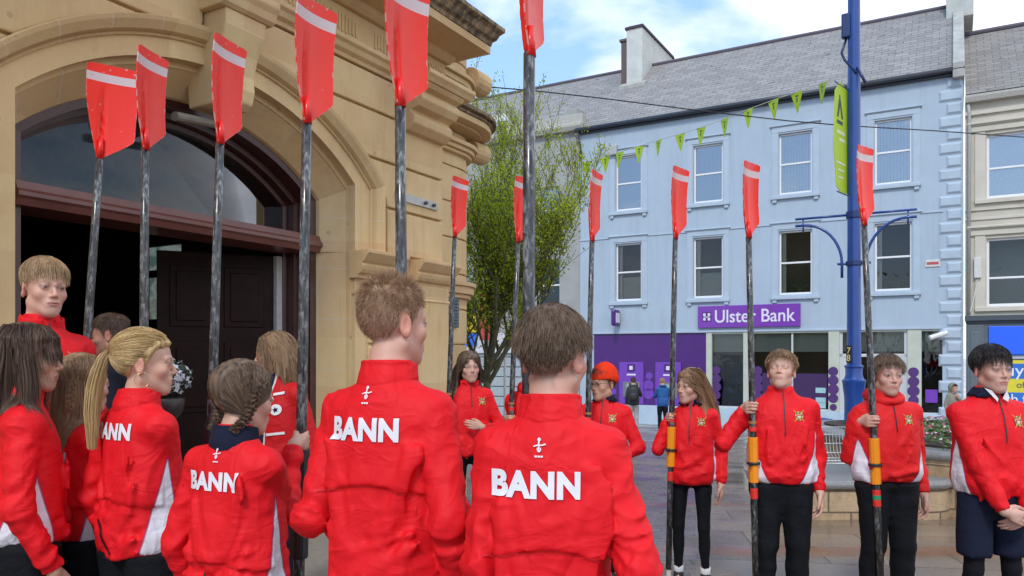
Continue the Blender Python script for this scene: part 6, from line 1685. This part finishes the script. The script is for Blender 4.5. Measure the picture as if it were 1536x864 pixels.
# ================================================================= planter, bench, bin
def planter():
    t=NT('planter_stone'); v=t.obj()
    b=t.n('TexBrick',{'Vector':t.mapv(v,rot=(R(90),0,0)),'Scale':1,'Mortar Size':.010,'Mortar Smooth':.3,'Brick Width':.46,'Row Height':.22,'Color1':(.34,.24,.14),'Color2':(.46,.36,.24),'Mortar':(.14,.11,.08)})
    c=t.mix(.6,b.outputs['Color'],t.ramp(t.noise(v,5,6,.7),[(.3,(.30,.24,.18)),(.7,(.68,.62,.54))]),'OVERLAY'); 
    c=t.mix(t.ramp(t.noise(t.mapv(v,(3,3,1)),2.2,5,.7),[(.5,0),(.75,.6)]),c,(.14,.09,.05))
    h=t.math('SUBTRACT',t.math('MULTIPLY',t.noise(v,18,5,.7),.8),b.outputs['Fac']); t.bsdf(c,.75,t.bump(h,.7,.02)); WALL=t.mat
    COP=plain('granite_coping',(.22,.22,.215),.4,.18,40,.1)
    def rounded(x0,x1,y0,y1,r,g=0):
        pts=[]
        for cx,cy,a0 in ((x1-r,y0+r,-90),(x1-r,y1-r,0),(x0+r,y1-r,90),(x0+r,y0+r,180)):
            for k in range(9): a=R(a0+90*k/8); pts.append((cx+(r+g)*math.cos(a),cy+(r+g)*math.sin(a)))
        return pts
    o=thing('planter','large stone planter with grey bullnose coping and spring flowers','planter',(0,0,0))
    P=rounded(4.25,9.5,7.75,12.0,.9); zt=.50
    m=MB(); m.slab(P,-.4,zt); m.build('wall',WALL,o)
    m=MB(); m.slab(rounded(4.25,9.5,7.75,12.0,.9,.05),zt,zt+.09); m.build('coping',COP,o,bevel=.035)
    m=MB(); m.slab(rounded(4.55,9.2,8.05,11.7,.65),zt+.07,zt+.115); m.build('soil',plain('soil',(.05,.035,.025),.9,.3,30),o)
    w=thing('low_wall','low stone seat wall with grey coping beside the planter','wall',(0,0,0))
    Q=rounded(2.75,4.6,7.80,9.1,.35); m=MB(); m.slab(Q,-.4,.24); m.build('wall',WALL,w)
    m=MB(); m.slab(rounded(2.75,4.6,7.80,9.1,.35,.05),.24,.325); m.build('coping',COP,w,bevel=.035)
    # wire bench on the low wall
    ST=plain('steel_wire',(.42,.43,.44),.35,.05,5,Metallic=.6)
    b=thing('wire_bench','grey steel mesh bench above the low stone wall','bench',(3.05,8.15,.33))
    L=1.45
    m=MB()
    for i in range(40): x=L*i/39; m.tube([(x,.0,.12),(x,.36,.13),(x,.44,.18),(x,.50,.46)],.0045,5)
    for y,z in ((0,.12),(.18,.125),(.36,.13),(.44,.18),(.465,.28),(.485,.38),(.50,.46)): m.tube([(0,y,z),(L,y,z)],.006,5)
    m.build('mesh_seat',ST,b,smooth=True)
    for x in (.08,L-.08):
        m=MB(); m.tube([(x,.02,0),(x,.02,.12),(x,.40,.12),(x,.40,0)],.018,8); m.build('leg',ST,b,smooth=True)
    # flower bed, a mass of small leaves and blooms
    rng=np.random.RandomState(5); V=[];Fc=[];M=[]
    LF=plain('bedding_leaf',(.06,.14,.03),.6,.3,20); mats=[LF,plain('bloom_pink',(.60,.06,.16),.5),plain('bloom_white',(.70,.62,.60),.5),plain('bloom_rose',(.55,.20,.28),.5)]
    mb=MB()
    for i in range(5200):
        x=rng.uniform(4.45,9.2); y=rng.uniform(7.95,9.6); hh=.16*abs(math.sin(x*5+y*3))*.5+.18; z=zt+.10+rng.uniform(0,1)**.5*hh; s_=rng.uniform(.012,.026); bl=rng.rand()<.28 and z>zt+.14
        n=norm(rng.normal(size=3)+np.array([0,-.3,.8])); a=norm(np.cross(n,[.3,.2,1])); c=np.cross(n,a); p=np.array([x,y,z]); mb.cur=rng.randint(1,4) if bl else 0
        if bl: mb.add([tuple(p+(a*math.cos(t)+c*math.sin(t))*s_*(1.0 if k%2 else .6)) for k,t in enumerate([2*math.pi*k/10 for k in range(10)])],[tuple(range(10))])
        else: mb.add([tuple(p+a*s_*1.6),tuple(p+c*s_*.7),tuple(p-a*s_*1.6),tuple(p-c*s_*.7)],[(0,1,2,3)])
    f=mb.build('flowers',mats,None); f['kind']='stuff'; f['label']='pink and white spring flowers filling the planter'
    # bin
    Yb=12.2; bb=at(1229,533,Yb); bb.z=ground_z(Yb); o=thing('litter_bin','dark blue litter bin standing behind the bench','bin',bb)
    BB=plain('bin_blue',(.012,.04,.22),.4); m=MB(); m.lathe([(.17,0),(.18,.04),(.20,.70),(.205,.74)],20); m.build('bin_body',BB,o,smooth=False,bevel=.004)
    m=MB(); m.lathe([(.215,.74),(.225,.76),(.225,.80),(.20,.84),(.08,.86)],20); m.build('lid',BB,o)
planter()

# ================================================================= things in the doorway
def doorway():
    p=at(256,533,6.9); z=.16
    o=thing('roll_up_poster','white poster tube with dark printed curves inside the doorway','poster',(p.x,p.y,z))
    m=MB(); m.lathe([(.10,.9),(.105,.91),(.105,1.74),(.115,1.745),(.115,1.80),(.10,1.80)],20); m.build('tube',plain('poster_tube_white',(.50,.50,.48),.6),o,smooth=False)
    m=MB()
    for k,zz in enumerate((1.0,1.2,1.42,1.6)): m.lathe([(.107,zz),(.108,zz+.03),(.107,zz+.06)],20)
    m.build('printed_band',plain('poster_dark_band',(.03,.04,.06),.6),o)
    m=MB(); m.lathe([(.20,0),(.20,.03),(.03,.05),(.025,.9)],16); m.build('stand',plain('stand_dark',(.03,.03,.03),.4),o)
    q=at(252,533,5.6); fl=thing('flower_arrangement','white flowers on a dark pedestal in the doorway','flowers',(q.x,q.y,.16))
    m=MB(); m.lathe([(.14,0),(.14,.03),(.04,.08),(.035,.95),(.10,1.02),(.12,1.12),(.11,1.13)],18); m.build('pedestal',plain('pedestal_dark',(.03,.02,.02),.4),fl,smooth=True)
    rng=np.random.RandomState(9); mb=MB()
    for i in range(420):
        d=norm(rng.normal(size=3)); p_=np.array([0,0,1.28])+d*np.array([.17,.17,.15])*rng.uniform(.5,1); n=norm(d+rng.normal(size=3)*.5); a=norm(np.cross(n,[.3,.2,1])); c=np.cross(n,a); s_=rng.uniform(.012,.03)
        mb.cur=0 if rng.rand()<.5 else 1; mb.add([tuple(p_+(a*math.cos(t)+c*math.sin(t))*s_*(1.0 if k%2 else .55)) for k,t in enumerate([2*math.pi*k/8 for k in range(8)])],[tuple(range(8))])
    mb.build('blooms',[plain('arr_white',(.60,.60,.66),.6),plain('arr_leaf',(.05,.09,.05),.6)],fl)
doorway()

# ================================================================= tree
def tree():
    Y=14.6; base=at(746,533,Y); base.z=ground_z(Y)
    o=thing('tree','young street tree with fresh yellow green leaves beside the town hall','tree',base)
    rng=random.Random(11); segs=[]; tips=[]
    def grow(p,d,r,L,lev):
        pts=[p]; rad=[r]; n=5 if lev<3 else 4
        for i in range(n):
            d=(d+Vector((rng.gauss(0,.10),rng.gauss(0,.10),rng.gauss(0,.05)+(.10 if lev else 0)))).normalized(); p=p+d*L/n; pts.append(p); rad.append(r*(1-.5*(i+1)/n))
            if lev>=2: tips.append((p.copy(),d.copy(),lev))
        segs.append((pts,rad,lev))
        if lev>=5: return
        nb={0:7,1:5,2:5,3:4,4:3}[lev]
        for k in range(nb):
            if lev==0: q=pts[-1]-Vector((0,0,.35*(k/nb))); a=2*math.pi*k/nb+rng.uniform(-.3,.3); nd=Vector((math.cos(a)*.75+.15,math.sin(a)*.75,rng.uniform(.35,1.25))); nl=rng.uniform(1.7,2.6); nr=r*.5
            else:
                i=rng.randint(1,len(pts)-1); q=pts[i]; a=rng.uniform(0,6.28); s=Vector((math.cos(a),math.sin(a),rng.uniform(-.1,.5))); nd=d*.8+s*.75+Vector((0,0,.30)); nl=L*rng.uniform(.50,.72); nr=rad[i]*.62
            grow(q,nd.normalized(),max(nr,.004),nl,lev+1)
        if lev==0: grow(pts[-1],Vector((.18,0,1)).normalized(),r*.6,3.1,1)
    grow(Vector((0,0,-.05)),Vector((.02,0,1)),.115,1.7,0)
    t=NT('tree_bark'); v=t.obj(); c=t.ramp(t.noise(t.mapv(v,(14,14,4)),1.6,5,.65),[(.3,(.05,.042,.025)),(.55,(.11,.10,.05)),(.75,(.17,.16,.08))]); t.bsdf(c,.9,t.bump(t.noise(t.mapv(v,(30,30,8)),1.5,4),.6,.01)); BARK=t.mat
    m=MB(); 
    for pts,rad,lev in segs:
        if lev==0: m.tube(pts,rad,12)
    tr=m.build('trunk',BARK,o,smooth=True)
    m=MB()
    for pts,rad,lev in segs:
        if lev>0: m.tube(pts,[max(x*.85,.004) for x in rad],7 if lev<3 else 4,cap=False)
    m.build('branches',BARK,o,smooth=True)
    r2=np.random.RandomState(4); V=[]
    tp=np.array([tuple(a) for a,_,_ in tips]); 
    print('tips',len(tp), tp.min(0),tp.max(0))
    # leafless stretches where the buds are late
    dens=perlin((tp*A(.9,.9,.9)+3).astype(np.float32)); keep=dens>-.45+.10*(tp[:,0]<-.2)
    tp=tp[keep]; print('tips kept',len(tp)); N=int(min(46000,len(tp)*7)); idx=r2.randint(0,len(tp),N); C=tp[idx]+r2.normal(size=(N,3))*np.array([.055,.055,.06])
    nn=r2.normal(size=(N,3))+np.array([0,0,.5]); nn/=np.linalg.norm(nn,axis=1)[:,None]; a=np.cross(nn,r2.normal(size=(N,3))); a/=np.linalg.norm(a,axis=1)[:,None]; b=np.cross(nn,a)
    s_=r2.uniform(.012,.027,N)[:,None]
    V=np.stack([C+a*s_*1.5,C+b*s_*.75,C-a*s_*1.5,C-b*s_*.75],1).reshape(-1,3); F_=np.arange(N*4).reshape(N,4)
    t=NT('spring_leaf'); sh=t.n('Attribute',attribute_name='shade').outputs['Fac']; c=t.ramp(sh,[(0,(.20,.27,.02)),(.5,(.38,.47,.035)),(1,(.55,.62,.08))])
    d=t.n('BsdfDiffuse',{'Color':c}); tl=t.n('BsdfTranslucent',{'Color':c}); mx=t.n('MixShader',{0:.45}); t.t.links.new(d.outputs[0],mx.inputs[1]); t.t.links.new(tl.outputs[0],mx.inputs[2]); oo=t.n('OutputMaterial'); t.t.links.new(mx.outputs[0],oo.inputs[0])
    sd=np.repeat(np.clip(r2.normal(.5,.2,N)+.5*perlin((C*1.6).astype(np.float32)),0,1),4)
    mesh_np('crown',V,F_,t.mat,o,smooth=False,attrs={'shade':sd})
tree()
